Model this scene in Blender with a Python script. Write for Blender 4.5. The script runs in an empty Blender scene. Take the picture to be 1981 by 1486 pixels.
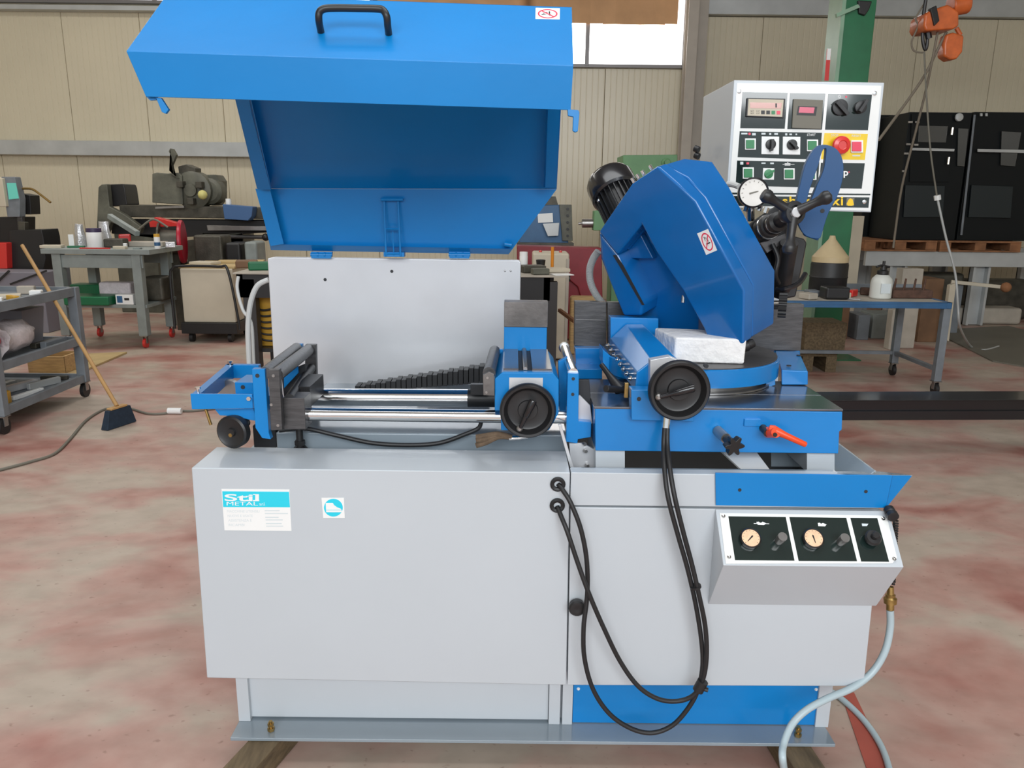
import bpy, bmesh, math, random
from mathutils import Vector, Matrix
random.seed(7)
sc = bpy.context.scene
C = sc.collection
PI = math.pi
# ------------------------------------------------------------------ camera
CAM = Vector((0, 0, 1.55)); F = 1496.0; CX, CY = 990.5, 743.0
pit = math.radians(13.4); rol = math.radians(0.6)
_r0 = Vector((1, 0, 0)); _u0 = Vector((0, math.sin(pit), math.cos(pit))); FW = Vector((0, math.cos(pit), -math.sin(pit)))
RT = _r0*math.cos(rol) + _u0*math.sin(rol); UP = _u0*math.cos(rol) - _r0*math.sin(rol)
cd = bpy.data.cameras.new('camera'); cam = bpy.data.objects.new('camera', cd); C.objects.link(cam)
cam.matrix_world = Matrix(((RT.x, UP.x, -FW.x, CAM.x), (RT.y, UP.y, -FW.y, CAM.y), (RT.z, UP.z, -FW.z, CAM.z), (0, 0, 0, 1)))
cd.sensor_width = 36; cd.lens = 36*F/1981; cd.clip_start = .05; cd.clip_end = 200
sc.camera = cam
# ------------------------------------------------------------------ light
w = bpy.data.worlds.new('world'); sc.world = w; w.use_nodes = True
w.node_tree.nodes['Background'].inputs[0].default_value = (.86, .93, 1, 1)
w.node_tree.nodes['Background'].inputs[1].default_value = .55
def area(name, loc, rot, sx, sy, power, col=(1, 1, 1)):
    l = bpy.data.lights.new(name, 'AREA'); l.shape = 'RECTANGLE'; l.size = sx; l.size_y = sy; l.energy = power; l.color = col
    o = bpy.data.objects.new(name, l); C.objects.link(o); o.location = loc; o.rotation_euler = [math.radians(a) for a in rot]; return o
area('gate_daylight', (.6, -5.6, 4.25), (74, 0, 0), 8, 2.9, 410, (.95, .98, 1))
area('skylight_front', (-.4, 1.9, 5.85), (0, 0, 0), 6, 2.4, 125, (.95, .98, 1))
area('skylight_rear', (-4.5, 7.8, 5.85), (0, 0, 0), 5, 1.4, 120, (1, .97, .92))
vs = sc.view_settings
vs.view_transform = 'Standard'; vs.look = 'None'; vs.gamma = 1; vs.exposure = 0.55; vs.use_curve_mapping = False

# ------------------------------------------------------------------ helpers
def ray(px, py):
    return RT*((px-CX)/F) + UP*(-(py-CY)/F) + FW
def P(px, py, Y):
    d = ray(px, py); return CAM + d*(Y/d.y)
def PZ(px, py, Z):
    d = ray(px, py); return CAM + d*((Z-CAM.z)/d.z)
class Pl:                                   # a real plane in the room
    def __init__(s, p, n):
        s.p = Vector(p); s.n = Vector(n).normalized()
        if s.n.dot(CAM-s.p) < 0: s.n = -s.n
    def at(s, px, py, off=0):
        d = ray(px, py); q = s.p + s.n*off
        return CAM + d*((q-CAM).dot(s.n)/d.dot(s.n))
def catmull(pts, n=6):
    pts = [Vector(p) for p in pts]
    if len(pts) < 3: return pts
    o = []
    for i in range(len(pts)-1):
        a = pts[max(i-1, 0)]; b = pts[i]; c = pts[i+1]; d = pts[min(i+2, len(pts)-1)]
        for k in range(n):
            t = k/n
            o.append(.5*((2*b)+(c-a)*t+(2*a-5*b+4*c-d)*t*t+(3*b-a-3*c+d)*t**3))
    o.append(pts[-1]); return o
class MB:
    def __init__(s): s.v = []; s.f = []
    def add(s, vs_, fs):
        b = len(s.v); s.v += [Vector(x) for x in vs_]; s.f += [[b+i for i in q] for q in fs]; return s
    def box(s, x0, x1, y0, y1, z0, z1):
        return s.add([(x0,y0,z0),(x1,y0,z0),(x1,y1,z0),(x0,y1,z0),(x0,y0,z1),(x1,y0,z1),(x1,y1,z1),(x0,y1,z1)],
                     [(0,1,5,4),(1,2,6,5),(2,3,7,6),(3,0,4,7),(4,5,6,7),(3,2,1,0)])
    def loft(s, A, B):
        n = len(A)
        return s.add(list(A)+list(B), [list(range(n)), list(range(2*n-1, n-1, -1))]+[(i, n+i, n+(i+1) % n, (i+1) % n) for i in range(n)])
    def prism(s, A, vec):
        vec = Vector(vec); return s.loft(A, [Vector(a)+vec for a in A])
    def px(s, poly, Y, d):                  # outline at distance Y, thickness d going back
        return s.prism([P(x, y, Y) for x, y in poly], (0, d, 0))
    def bpx(s, x0, y0, x1, y1, Y, d):
        a = P(x0, y1, Y); b = P(x1, y0, Y); c = P(x0, y0, Y); e = P(x1, y1, Y)
        return s.box((a.x+c.x)/2, (b.x+e.x)/2, Y, Y+d, (a.z+e.z)/2, (b.z+c.z)/2)
    def bz(s, x0, x1, yt, Y, z0, d):        # stands on height z0
        a = P(x0, yt, Y); b = P(x1, yt, Y); z = (a.z+b.z)/2
        return s.box(a.x, b.x, Y, Y+d, z0, z)
    def frame(s, ax):
        ax = Vector(ax).normalized(); t = Vector((0, 0, 1)) if abs(ax.z) < .9 else Vector((1, 0, 0))
        u = ax.cross(t).normalized(); return ax, u, ax.cross(u).normalized()
    def lathe(s, o, ax, prof, seg=24):
        ax, u, w_ = s.frame(ax); o = Vector(o); vs_ = []; fs = []; m = len(prof)
        for i in range(seg):
            a = 2*PI*i/seg; d = u*math.cos(a)+w_*math.sin(a)
            for r, h in prof: vs_.append(o+ax*h+d*r)
        for i in range(seg):
            j = (i+1) % seg
            for k in range(m-1): fs.append((i*m+k, j*m+k, j*m+k+1, i*m+k+1))
        if prof[0][0] > 1e-6: fs.append([i*m for i in range(seg)])
        if prof[-1][0] > 1e-6: fs.append([i*m+m-1 for i in range(seg)][::-1])
        return s.add(vs_, fs)
    def cyl(s, p0, p1, r, r1=None, seg=20):
        p0 = Vector(p0); p1 = Vector(p1); r1 = r if r1 is None else r1
        return s.lathe(p0, p1-p0, [(r, 0), (r1, (p1-p0).length)], seg)
    def sph(s, c, r, seg=16, ax=(0, 0, 1)):
        n = seg//2
        return s.lathe(c, ax, [(max(r*math.sin(PI*k/n), 0), -r*math.cos(PI*k/n)) for k in range(n+1)], seg)
    def tube(s, pts, r, seg=8, n=6, closed=False):
        pts = catmull(pts, n) if n > 1 else [Vector(p) for p in pts]
        vs_ = []; fs = []; m = len(pts); u = None
        for i, p in enumerate(pts):
            t = (pts[min(i+1, m-1)]-pts[max(i-1, 0)])
            if closed: t = pts[(i+1) % m]-pts[i-1]
            if t.length < 1e-9: t = Vector((0, 0, 1))
            t.normalize()
            if u is None: _, u, _ = s.frame(t)
            u = (u-t*u.dot(t)); u.normalize(); w_ = t.cross(u)
            for k in range(seg):
                a = 2*PI*k/seg; vs_.append(p+(u*math.cos(a)+w_*math.sin(a))*r)
        rng = m if closed else m-1
        for i in range(rng):
            for k in range(seg):
                l = (k+1) % seg; j = (i+1) % m
                fs.append((i*seg+k, i*seg+l, j*seg+l, j*seg+k))
        if not closed: fs += [list(range(seg))[::-1], [(m-1)*seg+k for k in range(seg)]]
        return s.add(vs_, fs)
    def bar(s, p0, p1, w_, h):              # square bar
        p0 = Vector(p0); p1 = Vector(p1); ax, u, v = s.frame(p1-p0)
        q = [u*a*w_/2+v*b*h/2 for a, b in ((-1,-1),(1,-1),(1,1),(-1,1))]
        return s.loft([p0+k for k in q], [p1+k for k in q])
    def jitter(s, a, seed=1):
        r = random.Random(seed)
        s.v = [p+Vector((r.uniform(-a, a), r.uniform(-a, a), r.uniform(-a, a))) for p in s.v]; return s
    def obj(s, name, mat, parent=None, bevel=0, ang=35, label=None, seg=2):
        me = bpy.data.meshes.new(name); me.from_pydata([tuple(p) for p in s.v], [], s.f)
        bm = bmesh.new(); bm.from_mesh(me); bmesh.ops.remove_doubles(bm, verts=bm.verts, dist=1e-6)
        bmesh.ops.recalc_face_normals(bm, faces=bm.faces); bm.to_mesh(me); bm.free()
        me.materials.append(mat); me.shade_smooth(); me.set_sharp_from_angle(angle=math.radians(ang))
        o = bpy.data.objects.new(name, me); C.objects.link(o)
        if parent is not None: par(o, parent)
        if bevel:
            m = o.modifiers.new('bevel', 'BEVEL'); m.width = bevel; m.segments = seg; m.limit_method = 'ANGLE'; m.angle_limit = math.radians(40)
            m.harden_normals = True
        if label: o['label'] = label
        return o
def par(o, p):
    o.parent = p
    root = p
    while root.parent is not None: root = root.parent
    # every child is built in room coordinates; undo the root's location once
    o.matrix_parent_inverse = Matrix.Translation(-root.location) if p is root else Matrix.Identity(4)
def thing(name, loc, label, cat, group=None):
    o = bpy.data.objects.new(name, None); o.empty_display_size = .05; C.objects.link(o); o.location = loc
    o['label'] = label; o['category'] = cat
    if group: o['group'] = group
    return o
def tag(o, label, cat, group=None):
    o['label'] = label; o['category'] = cat
    if group: o['group'] = group
    return o
def struct(o): o['kind'] = 'structure'; return o
def text(s_, plane, box, mat, parent, name='lettering', bold=0, off=.0012, th=.0006, label=None, shear=0, sp=1.0):
    x0, y0, x1, y1 = box
    cu = bpy.data.curves.new(name, 'FONT'); cu.body = s_; cu.offset = bold; cu.shear = shear; cu.space_character = sp
    t = bpy.data.objects.new('t', cu); C.objects.link(t); bpy.context.view_layer.update()
    me0 = bpy.data.meshes.new_from_object(t); C.objects.unlink(t)
    vx = [v.co.x for v in me0.vertices]; vy = [v.co.y for v in me0.vertices]
    a, b, c, d = min(vx), max(vx), min(vy), max(vy)
    m = MB(); vs_ = [plane.at(x0+(v.co.x-a)/(b-a)*(x1-x0), y1-(v.co.y-c)/(d-c)*(y1-y0), off) for v in me0.vertices]
    m.add(vs_, [list(f.vertices) for f in me0.polygons])
    me = bpy.data.meshes.new(name); me.from_pydata([tuple(p) for p in m.v], [], m.f); me.materials.append(mat)
    o = bpy.data.objects.new(name, me); C.objects.link(o); par(o, parent)
    if label: o['label'] = label
    return o
def decal(name, plane, poly, mat, parent, off=0, th=.0008, label=None, bevel=0):
    A = [plane.at(x, y, off) for x, y in poly]
    return MB().prism(A, plane.n*th).obj(name, mat, parent, label=label, bevel=bevel)
def circ(cx, cy, rx, ry=None, n=24, a0=0, a1=2*PI):
    ry = ry or rx
    return [(cx+rx*math.cos(a0+(a1-a0)*k/n), cy+ry*math.sin(a0+(a1-a0)*k/n)) for k in range(n)]
def rect(x0, y0, x1, y1): return [(x0, y0), (x1, y0), (x1, y1), (x0, y1)]

# ------------------------------------------------------------------ materials
def mat(name, col, rough=.5, metal=0, coat=0, var=0, scale=6, bump=0, bscale=60, emit=None, es=1, alpha=1, stretch=None, trans=0, spec=None):
    m = bpy.data.materials.new(name); m.use_nodes = True; nt = m.node_tree; b = nt.nodes['Principled BSDF']
    b.inputs['Base Color'].default_value = (*col, 1); b.inputs['Roughness'].default_value = rough; b.inputs['Metallic'].default_value = metal
    b.inputs['Coat Weight'].default_value = coat; b.inputs['Coat Roughness'].default_value = .08
    if spec is not None: b.inputs['Specular IOR Level'].default_value = spec
    if trans: b.inputs['Transmission Weight'].default_value = trans
    tc = nt.nodes.new('ShaderNodeTexCoord'); mp = nt.nodes.new('ShaderNodeMapping'); nt.links.new(tc.outputs['Object'], mp.inputs[0])
    if stretch: mp.inputs['Scale'].default_value = stretch
    if var:
        n = nt.nodes.new('ShaderNodeTexNoise'); n.inputs['Scale'].default_value = scale; n.inputs['Detail'].default_value = 5
        nt.links.new(mp.outputs[0], n.inputs['Vector'])
        r = nt.nodes.new('ShaderNodeValToRGB'); r.color_ramp.elements[0].position = .3; r.color_ramp.elements[1].position = .7
        r.color_ramp.elements[0].color = (*[max(c*(1-var), 0) for c in col], 1); r.color_ramp.elements[1].color = (*[min(c*(1+var), 1) for c in col], 1)
        nt.links.new(n.outputs[0], r.inputs[0]); nt.links.new(r.outputs[0], b.inputs['Base Color'])
    if bump:
        n2 = nt.nodes.new('ShaderNodeTexNoise'); n2.inputs['Scale'].default_value = bscale; n2.inputs['Detail'].default_value = 3
        nt.links.new(mp.outputs[0], n2.inputs['Vector'])
        bp = nt.nodes.new('ShaderNodeBump'); bp.inputs['Strength'].default_value = bump; bp.inputs['Distance'].default_value = .01
        nt.links.new(n2.outputs[0], bp.inputs['Height']); nt.links.new(bp.outputs[0], b.inputs['Normal'])
    if emit: b.inputs['Emission Color'].default_value = (*emit, 1); b.inputs['Emission Strength'].default_value = es
    return m
BLUE = mat('blue_paint', (.003, .20, .54), .33, coat=.12, spec=.35, var=.06, scale=3, bump=.04, bscale=25)
BLUE3 = mat('blue_paint_machined_parts', (.004, .20, .55), .25, coat=.3, var=.08, scale=5, bump=.08, bscale=14)
BLUE2 = mat('blue_paint_cast', (.004, .12, .38), .24, coat=.35, var=.10, scale=5, bump=.12, bscale=14)
HANDLEB = mat('blue_plastic', (.006, .065, .19), .42, var=.05)
GREY = mat('grey_paint', (.50, .54, .575), .35, coat=.15, var=.02, scale=2, bump=.02, bscale=20)
GREYG = mat('grey_gloss_dark_reflection', (.25, .30, .34), .16, coat=.6, var=.06, scale=3, bump=.03, bscale=8)  # gloss grey with the dark reflections of level faces put into its colour
GALV = mat('pale_metal_sheet', (.62, .63, .65), .30, metal=.3, var=.05, scale=4, bump=.05, bscale=7)
PLATE = mat('polished_plate_dark_reflection', (.17, .18, .20), .16, metal=.8, var=.25, scale=6)  # grey shiny metal; the dark hall it mirrors is put into the colour
CHROME = mat('chrome', (.78, .78, .77), .13, metal=1, var=.08, scale=8, stretch=(1, 8, 8))
STEEL = mat('ground_steel', (.34, .33, .32), .32, metal=.85, var=.18, scale=9, bump=.05)
DSTEEL = mat('dark_steel', (.085, .083, .085), .38, metal=.5, var=.25, scale=18, bump=.06, stretch=(1, 6, 6))
JAW = mat('worn_jaw_steel', (.15, .14, .135), .42, metal=.5, var=.3, scale=14, bump=.08)
BLACK = mat('black_plastic', (.014, .014, .015), .42, var=.1)
BLACKG = mat('black_gloss', (.010, .010, .012), .22, coat=.3)
RUBBER = mat('black_rubber', (.012, .012, .013), .5, var=.2)
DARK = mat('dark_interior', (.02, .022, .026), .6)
WHITE = mat('white_print', (.82, .83, .82), .45)
WHITEG = mat('white_panel_film', (.80, .81, .79), .12, coat=.5)
PANELD = mat('dark_panel_film', (.012, .022, .02), .07, coat=.8)
YELLOW = mat('yellow_film', (.80, .56, .02), .2, coat=.3)
YTEXT = mat('yellow_print', (.85, .55, .01), .4)
RED = mat('red_plastic', (.62, .03, .025), .3, coat=.3)
REDP = mat('red_button', (.72, .05, .10), .3)
ORANGE = mat('orange_plastic', (.75, .07, .015), .35)
GREEN = mat('green_button', (.02, .20, .07), .35)
CYAN = mat('cyan_print', (.02, .60, .76), .45)
FAINT = mat('faint_print', (.62, .68, .70), .5)
CREAMD = mat('dial_paper', (.78, .52, .33), .5, var=.12, scale=60)
DIALW = mat('dial_white', (.72, .69, .64), .5, var=.05, scale=40)
GLASS = mat('dial_glass', (.9, .92, .92), .03, trans=1)
LCDR = mat('red_display', (.55, .28, .24), .2, coat=.5)
DIGIT = mat('pink_display', (.35, .06, .10), .2, emit=(.8, .12, .2), es=.25)
BRASS = mat('brass', (.42, .28, .10), .35, metal=.9, var=.2, scale=60)
AIRH = mat('pale_air_hose', (.42, .52, .56), .35, var=.05)
FOAM = mat('white_plaster_block', (.80, .79, .78), .9, var=.05, scale=20, bump=.6, bscale=45)
WOODD = mat('dark_oily_timber', (.14, .10, .055), .8, var=.35, scale=9, stretch=(6, 1, 6), bump=.3, bscale=40)
WOODY = mat('raw_timber', (.50, .33, .15), .75, var=.2, scale=9, bump=.2, stretch=(1, 4, 8))
CREAMP = mat('cream_paint', (.56, .50, .39), .6, var=.08, scale=3)
WALLP = mat('sandwich_panel_paint', (.66, .60, .455), .3, var=.035, scale=1.2)
WALLB = mat('wall_backing', (.30, .27, .2), .6)
RAIL = mat('galvanised_rail', (.50, .52, .52), .45, metal=.3, var=.10, scale=3)
BENCH = mat('bench_green_grey_paint', (.24, .27, .26), .5, var=.12, scale=8)
CARTM = mat('cart_grey_paint', (.17, .19, .21), .5, var=.15, scale=8)
IRON = mat('oily_iron', (.075, .070, .055), .5, metal=.4, var=.35, scale=8, bump=.2)
IRONG = mat('worn_machine_green', (.105, .105, .08), .5, var=.3, scale=7, bump=.15)
NAVY = mat('blue_rack_paint', (.03, .11, .24), .4, var=.15)
MAROON = mat('dark_red_paint', (.22, .012, .022), .45, var=.12)
LGREEN = mat('machine_green_paint', (.12, .27, .12), .5, var=.1)
CRANEG = mat('crane_green_paint', (.012, .14, .055), .35, coat=.2, var=.12)
CRANEL = mat('crane_pale_green_paint', (.22, .36, .25), .4, var=.1)
HOISTO = mat('hoist_orange_paint', (.60, .13, .03), .4, var=.22, scale=10, coat=.2)
PALLET = mat('pallet_wood', (.26, .115, .05), .8, var=.3, scale=10)
CONC = mat('pale_block', (.42, .38, .32), .8, var=.12)
BRICKBR = mat('brown_board', (.17, .09, .045), .7, var=.2)
KRAFT = mat('backlit_kraft_blind', (.66, .38, .19), .7, var=.1, scale=3)  # brown paper; daylight shining through from behind is put into the lighter colour
WINDOW = mat('daylit_pane', (.9, .92, .95), .3, emit=(1, 1, 1), es=2.2)
FRAMEM = mat('window_frame_metal', (.20, .19, .19), .4, metal=.3)
COLM = mat('steel_column_paint', (.47, .42, .36), .5, var=.05)
CARD = mat('cardboard', (.50, .37, .18), .8, var=.1)
POLY = mat('crumpled_polythene', (.66, .60, .62), .25, var=.12, scale=20, bump=.5, bscale=40)
SILVER = mat('silver_foil', (.55, .55, .56), .3, metal=.5, var=.2, bump=.4)
TEAL = mat('teal_screen', (.10, .40, .33), .3, emit=(.1, .4, .33), es=.3)
BLUEB = mat('blue_bin_plastic', (.05, .12, .27), .5)
GTRAY = mat('green_tray_plastic', (.005, .13, .05), .4)
YPL = mat('yellow_plastic', (.60, .33, .03), .5, var=.1)
FUNNEL = mat('cream_funnel_plastic', (.52, .41, .24), .5, var=.08)
BOTTLE = mat('white_bottle_plastic', (.62, .64, .60), .4)
DRUM = mat('black_drum', (.012, .012, .013), .5)
RUST = mat('rusty_iron', (.09, .045, .03), .8, var=.3, scale=20, bump=.3)
BLADEB = mat('broom_bristle', (.012, .025, .045), .8, var=.2, scale=40)
STRAWW = mat('broom_stick_wood', (.45, .26, .10), .6, var=.15)
ROPE = mat('grey_rope', (.20, .17, .13), .8)
CABG = mat('grey_cable', (.16, .15, .12), .6)
BRISTLE = mat('dirty_bristle', (.12, .08, .05), .9, var=.3, scale=40, bump=.5)
BLKCAB = mat('black_cabinet_paint', (.006, .008, .009), .45, spec=.2)
DGLASS = mat('smoky_glass', (.03, .032, .03), .08, coat=.5)
SMOKEH = mat('white_corrugated_hose', (.50, .51, .50), .5)
def floor_mat():
    m = bpy.data.materials.new('worn_red_floor_paint'); m.use_nodes = True; nt = m.node_tree; b = nt.nodes['Principled BSDF']
    tc = nt.nodes.new('ShaderNodeTexCoord'); mp = nt.nodes.new('ShaderNodeMapping'); mp.inputs['Scale'].default_value = (.8, 1.15, 1); mp.inputs['Location'].default_value = (7.6, 4.4, 0)
    nt.links.new(tc.outputs['Object'], mp.inputs[0])
    def noise(s_, d, dist=0):
        n = nt.nodes.new('ShaderNodeTexNoise'); n.inputs['Scale'].default_value = s_; n.inputs['Detail'].default_value = d; n.inputs['Distortion'].default_value = dist
        nt.links.new(mp.outputs[0], n.inputs['Vector']); return n
    def ramp(n, stops):
        r = nt.nodes.new('ShaderNodeValToRGB'); r.color_ramp.elements[0].position = stops[0][0]; r.color_ramp.elements[0].color = (*stops[0][1], 1)
        r.color_ramp.elements[1].position = stops[-1][0]; r.color_ramp.elements[1].color = (*stops[-1][1], 1)
        for p_, c_ in stops[1:-1]: e = r.color_ramp.elements.new(p_); e.color = (*c_, 1)
        nt.links.new(n.outputs[0], r.inputs[0]); return r
    n1 = noise(1.9, 9, .35)
    r1 = ramp(n1, [(.30, (.33, .13, .105)), (.39, (.41, .22, .18)), (.49, (.46, .30, .25)), (.60, (.46, .38, .31))])
    n2 = noise(9, 6); r2 = ramp(n2, [(.3, (.80, .79, .78)), (.62, (1, 1, 1))])
    mx = nt.nodes.new('ShaderNodeMix'); mx.data_type = 'RGBA'; mx.blend_type = 'MULTIPLY'; mx.inputs[0].default_value = .8
    nt.links.new(r1.outputs[0], mx.inputs[6]); nt.links.new(r2.outputs[0], mx.inputs[7])
    n3 = noise(38, 2); r3 = ramp(n3, [(.25, (.45, .35, .32)), (.33, (1, 1, 1))])
    mx2 = nt.nodes.new('ShaderNodeMix'); mx2.data_type = 'RGBA'; mx2.blend_type = 'MULTIPLY'; mx2.inputs[0].default_value = .5
    nt.links.new(mx.outputs[2], mx2.inputs[6]); nt.links.new(r3.outputs[0], mx2.inputs[7]); nt.links.new(mx2.outputs[2], b.inputs['Base Color'])
    n4 = noise(4, 4); r4 = ramp(n4, [(.3, (.38,)*3), (.7, (.62,)*3)]); nt.links.new(r4.outputs[0], b.inputs['Roughness'])
    bp = nt.nodes.new('ShaderNodeBump'); bp.inputs['Strength'].default_value = .08; nt.links.new(n2.outputs[0], bp.inputs['Height']); nt.links.new(bp.outputs[0], b.inputs['Normal'])
    return m
FLOORM = floor_mat()
CEILM = mat('grey_ceiling', (.30, .29, .27), .8)
STRIPE = mat('red_floor_stripe', (.38, .085, .06), .5, var=.12, scale=5)

# ================================================================== THE ROOM
YW = 12.5
struct(MB().box(-9, 9, -6, 13, -.1, 0).obj('floor', FLOORM))
wb = struct(MB().box(-9, 9, YW+.06, YW+.2, 0, 6).obj('wall_back', WALLB))
struct(MB().box(-9.2, -9, -6, 13, 0, 6).obj('wall_left', WALLP))
struct(MB().box(9, 9.2, -6, 13, 0, 6).obj('wall_right', WALLP))
struct(MB().box(-9.2, 9.2, -6, 13, 6, 6.15).obj('ceiling', CEILM))
XA, XB = P(735, 90, YW).x, P(1324, 90, YW).x          # window bay
zs = P(1200, 129, YW).z; zt = P(1200, 50, YW).z
PW = 1.17; x = XB-PW*10
ribm = {}
def wall_panel(x0, x1, z1):
    pts = [(x0, .0)]; n = 13; st = (x1-x0-.008)/n
    for k in range(n):
        a = x0+.004+k*st
        pts += [(a, -.02), (a+st*.84, -.02), (a+st*.89, -.016), (a+st*.95, -.016)]
    pts += [(x1-.004, -.02), (x1, 0)]
    m = MB(); m.loft([(a, YW+.05+b, 0) for a, b in pts]+[(x1, YW+.07, 0), (x0, YW+.07, 0)], [(a, YW+.05+b, z1) for a, b in pts]+[(x1, YW+.07, z1), (x0, YW+.07, z1)])
    return m.obj('wall_panel', WALLP, wb)
zr = P(150, 19, YW).z
while x < 9:
    x1 = x+PW
    if x1 > -9:
        mid = (x+x1)/2
        wall_panel(x+.0015, x1-.0015, zs-.03 if XA-.1 < mid < XB else zr)
    x = x1
# wall rails, columns
struct(MB().box(-9, XA+.6, YW-.16, YW+.02, P(200, 301, YW-.1).z, P(200, 273, YW-.1).z).obj('trim_1', RAIL, bevel=.006))
struct(MB().box(-9, XA, YW-.14, YW+.02, P(150, 20, YW-.1).z, P(150, 11, YW-.1).z).obj('trim_2', RAIL, bevel=.004))
zq = P(1650, 33, YW).z
struct(MB().box(XB+.16, 9, YW-.10, YW+.02, zq, zq+.30).obj('trim_3', RAIL, bevel=.004))
cx0 = P(1322, 200, 12.2).x
cm = MB(); cm.box(cx0, cx0+.15, 12.18, 12.20, 0, 6); cm.box(cx0+.065, cx0+.085, 12.2, 12.42, 0, 6); cm.box(cx0, cx0+.15, 12.4, 12.42, 0, 6); cm.box(cx0+.15, cx0+.33, 12.36, 12.42, 0, 6)
struct(cm.obj('trim_4', COLM, bevel=.003))
# windows
def window(n, x0, x1, z0, z1, panes):
    fr = MB(); t = .05
    fr.box(x0, x1, YW-.03, YW+.04, z0-.02, z0+.03); fr.box(x0, x1, YW-.03, YW+.04, z1-.03, z1)
    st = (x1-x0)/panes
    for k in range(panes+1):
        a = x0+k*st; fr.box(a-.03, a+.03, YW-.035, YW+.04, z0, z1)
    wo = struct(fr.obj('window_%d' % n, FRAMEM, bevel=.005))
    for k in range(panes): MB().box(x0+k*st+.03, x0+(k+1)*st-.03, YW+.0, YW+.012, z0+.03, z1-.03).obj('pane', WINDOW, wo)
    return wo
spx = P(1136, 90, YW).x
window(1, spx-2*(XB-spx), XB, zs, 4.95, 3)
window(2, -8.6, XA-.1, zr+.11, 4.95, 4)
window(3, XB+.5, 8.8, zq+.33, 5.1, 4)
bl = MB(); nseg = 24; A = []
for k in range(nseg+1):
    xx = XA+(XB-.14-XA)*k/nseg; A.append((xx, YW-.10+.012*math.sin(k*1.9)))
for k in range(nseg):
    zb = zt + (.012 if k % 9 > 4 else 0)
    bl.add([(A[k][0], A[k][1], zb), (A[k+1][0], A[k+1][1], zb), (A[k+1][0], A[k+1][1], 4.9), (A[k][0], A[k][1], 4.9),
            (A[k][0], A[k][1]+.006, zb), (A[k+1][0], A[k+1][1]+.006, zb), (A[k+1][0], A[k+1][1]+.006, 4.9), (A[k][0], A[k][1]+.006, 4.9)],
           [(0,1,2,3),(7,6,5,4),(0,4,5,1),(2,6,7,3),(0,3,7,4),(1,5,6,2)])
tag(bl.obj('window_blind', KRAFT), 'brown kraft paper blind covering upper part of the wall window', 'blind')
# red floor stripe and concrete joint
a = PZ(1628, 1345, .002); b = PZ(1652, 1340, .002); c = PZ(1722, 1486, .002); d = PZ(1676, 1486, .002)
dirn = (c-b)*3; dirn2 = (d-a)*3
struct(MB().prism([a+Vector((0,0,-.001)), b+Vector((0,0,-.001)), b+dirn+Vector((0,0,-.001)), a+dirn2+Vector((0,0,-.001))], (0, 0, .002)).obj('trim_5', STRIPE))

# ================================================================== THE BAND SAW
M = thing('band_saw_machine', (0.0, 2.3, 0), 'large blue and grey metal band saw machine with raised blue hood, filling the middle', 'machine')
YC = 1.85
FC = Pl((0, YC, 0), (0, -1, 0))
def part(m, name, mt, parent=None, bevel=.0015, **k): return m.obj(name, mt, parent or M, bevel, **k)
# --- base
zf = P(1000, 1437, 1.87).z; zft = zf+.010
fx0 = P(447, 1432, 1.87).x; fx1 = P(1615, 1438, 1.87).x
part(MB().box(fx0, fx1, 1.865, 2.95, zf, zft), 'base_flange', GREYG)
bx0 = P(459, 1350, 1.93).x; bx1 = P(1607, 1350, 1.93).x; ztop = P(1000, 1300, 1.93).z
part(MB().box(bx0+.02, bx1-.02, 1.965, 2.85, zft, ztop), 'base_box', GREY)
for a, b in ((459, 482), (1062, 1084), (1088, 1108), (1582, 1608)):
    xa = P(a, 1360, 1.935).x; xb = P(b, 1360, 1.935).x
    part(MB().box(xa, xb, 1.935, 1.967, zft, ztop), 'base_post', GREY)
part(MB().box(P(483, 1360, 1.945).x, P(1061, 1360, 1.945).x, 1.948, 1.966, zft+.006, ztop), 'base_panel', GREY)
bp_ = part(MB().box(P(1108.5, 1360, 1.94).x, P(1581.5, 1360, 1.94).x, 1.942, 1.966, zft+.002, ztop), 'base_panel', BLUE, label='bright blue lower panel')
for q in ((1119, 1333), (1579, 1334)):
    c = P(*q, 1.942); MB().cyl(c, c+Vector((0, -.003, 0)), .005, .003, 10).obj('rivet', WHITE, bp_)
for q in ((525, 1418), (1543, 1426)):
    c = P(*q, 1.895); c.z = zft
    m = MB(); m.cyl(c, c+Vector((0, 0, .032)), .005, seg=10); m.cyl(c+Vector((0, 0, .002)), c+Vector((0, 0, .012)), .010, seg=6); m.cyl(c+Vector((0, 0, .018)), c+Vector((0, 0, .026)), .009, seg=6)
    part(m, 'levelling_bolt', BRASS, bevel=0)
# --- cabinet
xl = P(372, 903, YC).x; xl2 = P(400, 1312, YC).x; xr = P(1706, 990, YC).x
zc_ = P(700, 908, YC).z; zb_ = P(1000, 1322, YC).z
cab = part(MB().box((xl+xl2)/2+.01, xr-.012, 1.885, 2.82, zb_+.012, .80), 'cabinet_body', GREY)
lc = part(MB().px([(370, 905), (1103, 914), (1101.5, 979), (1095.5, 1326), (400, 1312)], YC, .17), 'front_cover', GREY, bevel=.003)
part(MB().px([(1104.5, 914), (1706, 922), (1700, 984), (1103, 978)], YC, .035), 'front_rail', GREY, bevel=.002)
door = part(MB().px([(1104, 981.5), (1707, 989), (1671, 1328), (1098, 1326)], YC-.002, .03), 'cabinet_door', GREY, bevel=.0025)
c = P(1115, 1167, YC)
MB().lathe(c, (0, -1, 0), [(.012, 0), (.012, .012), (.021, .013), (.022, .028), (.018, .032), (.006, .033), (0, .030)], 18).obj('latch_knob', BLACK, door)
for q in ((1079, 936), (1078, 977)):
    c = P(*q, YC)
    MB().lathe(c, (0, -1, 0), [(.010, -.002), (.019, 0), (.0195, .005), (.015, .009), (.0095, .007), (.009, -.002)], 20).obj('cable_grommet', RUBBER, lc)
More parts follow.
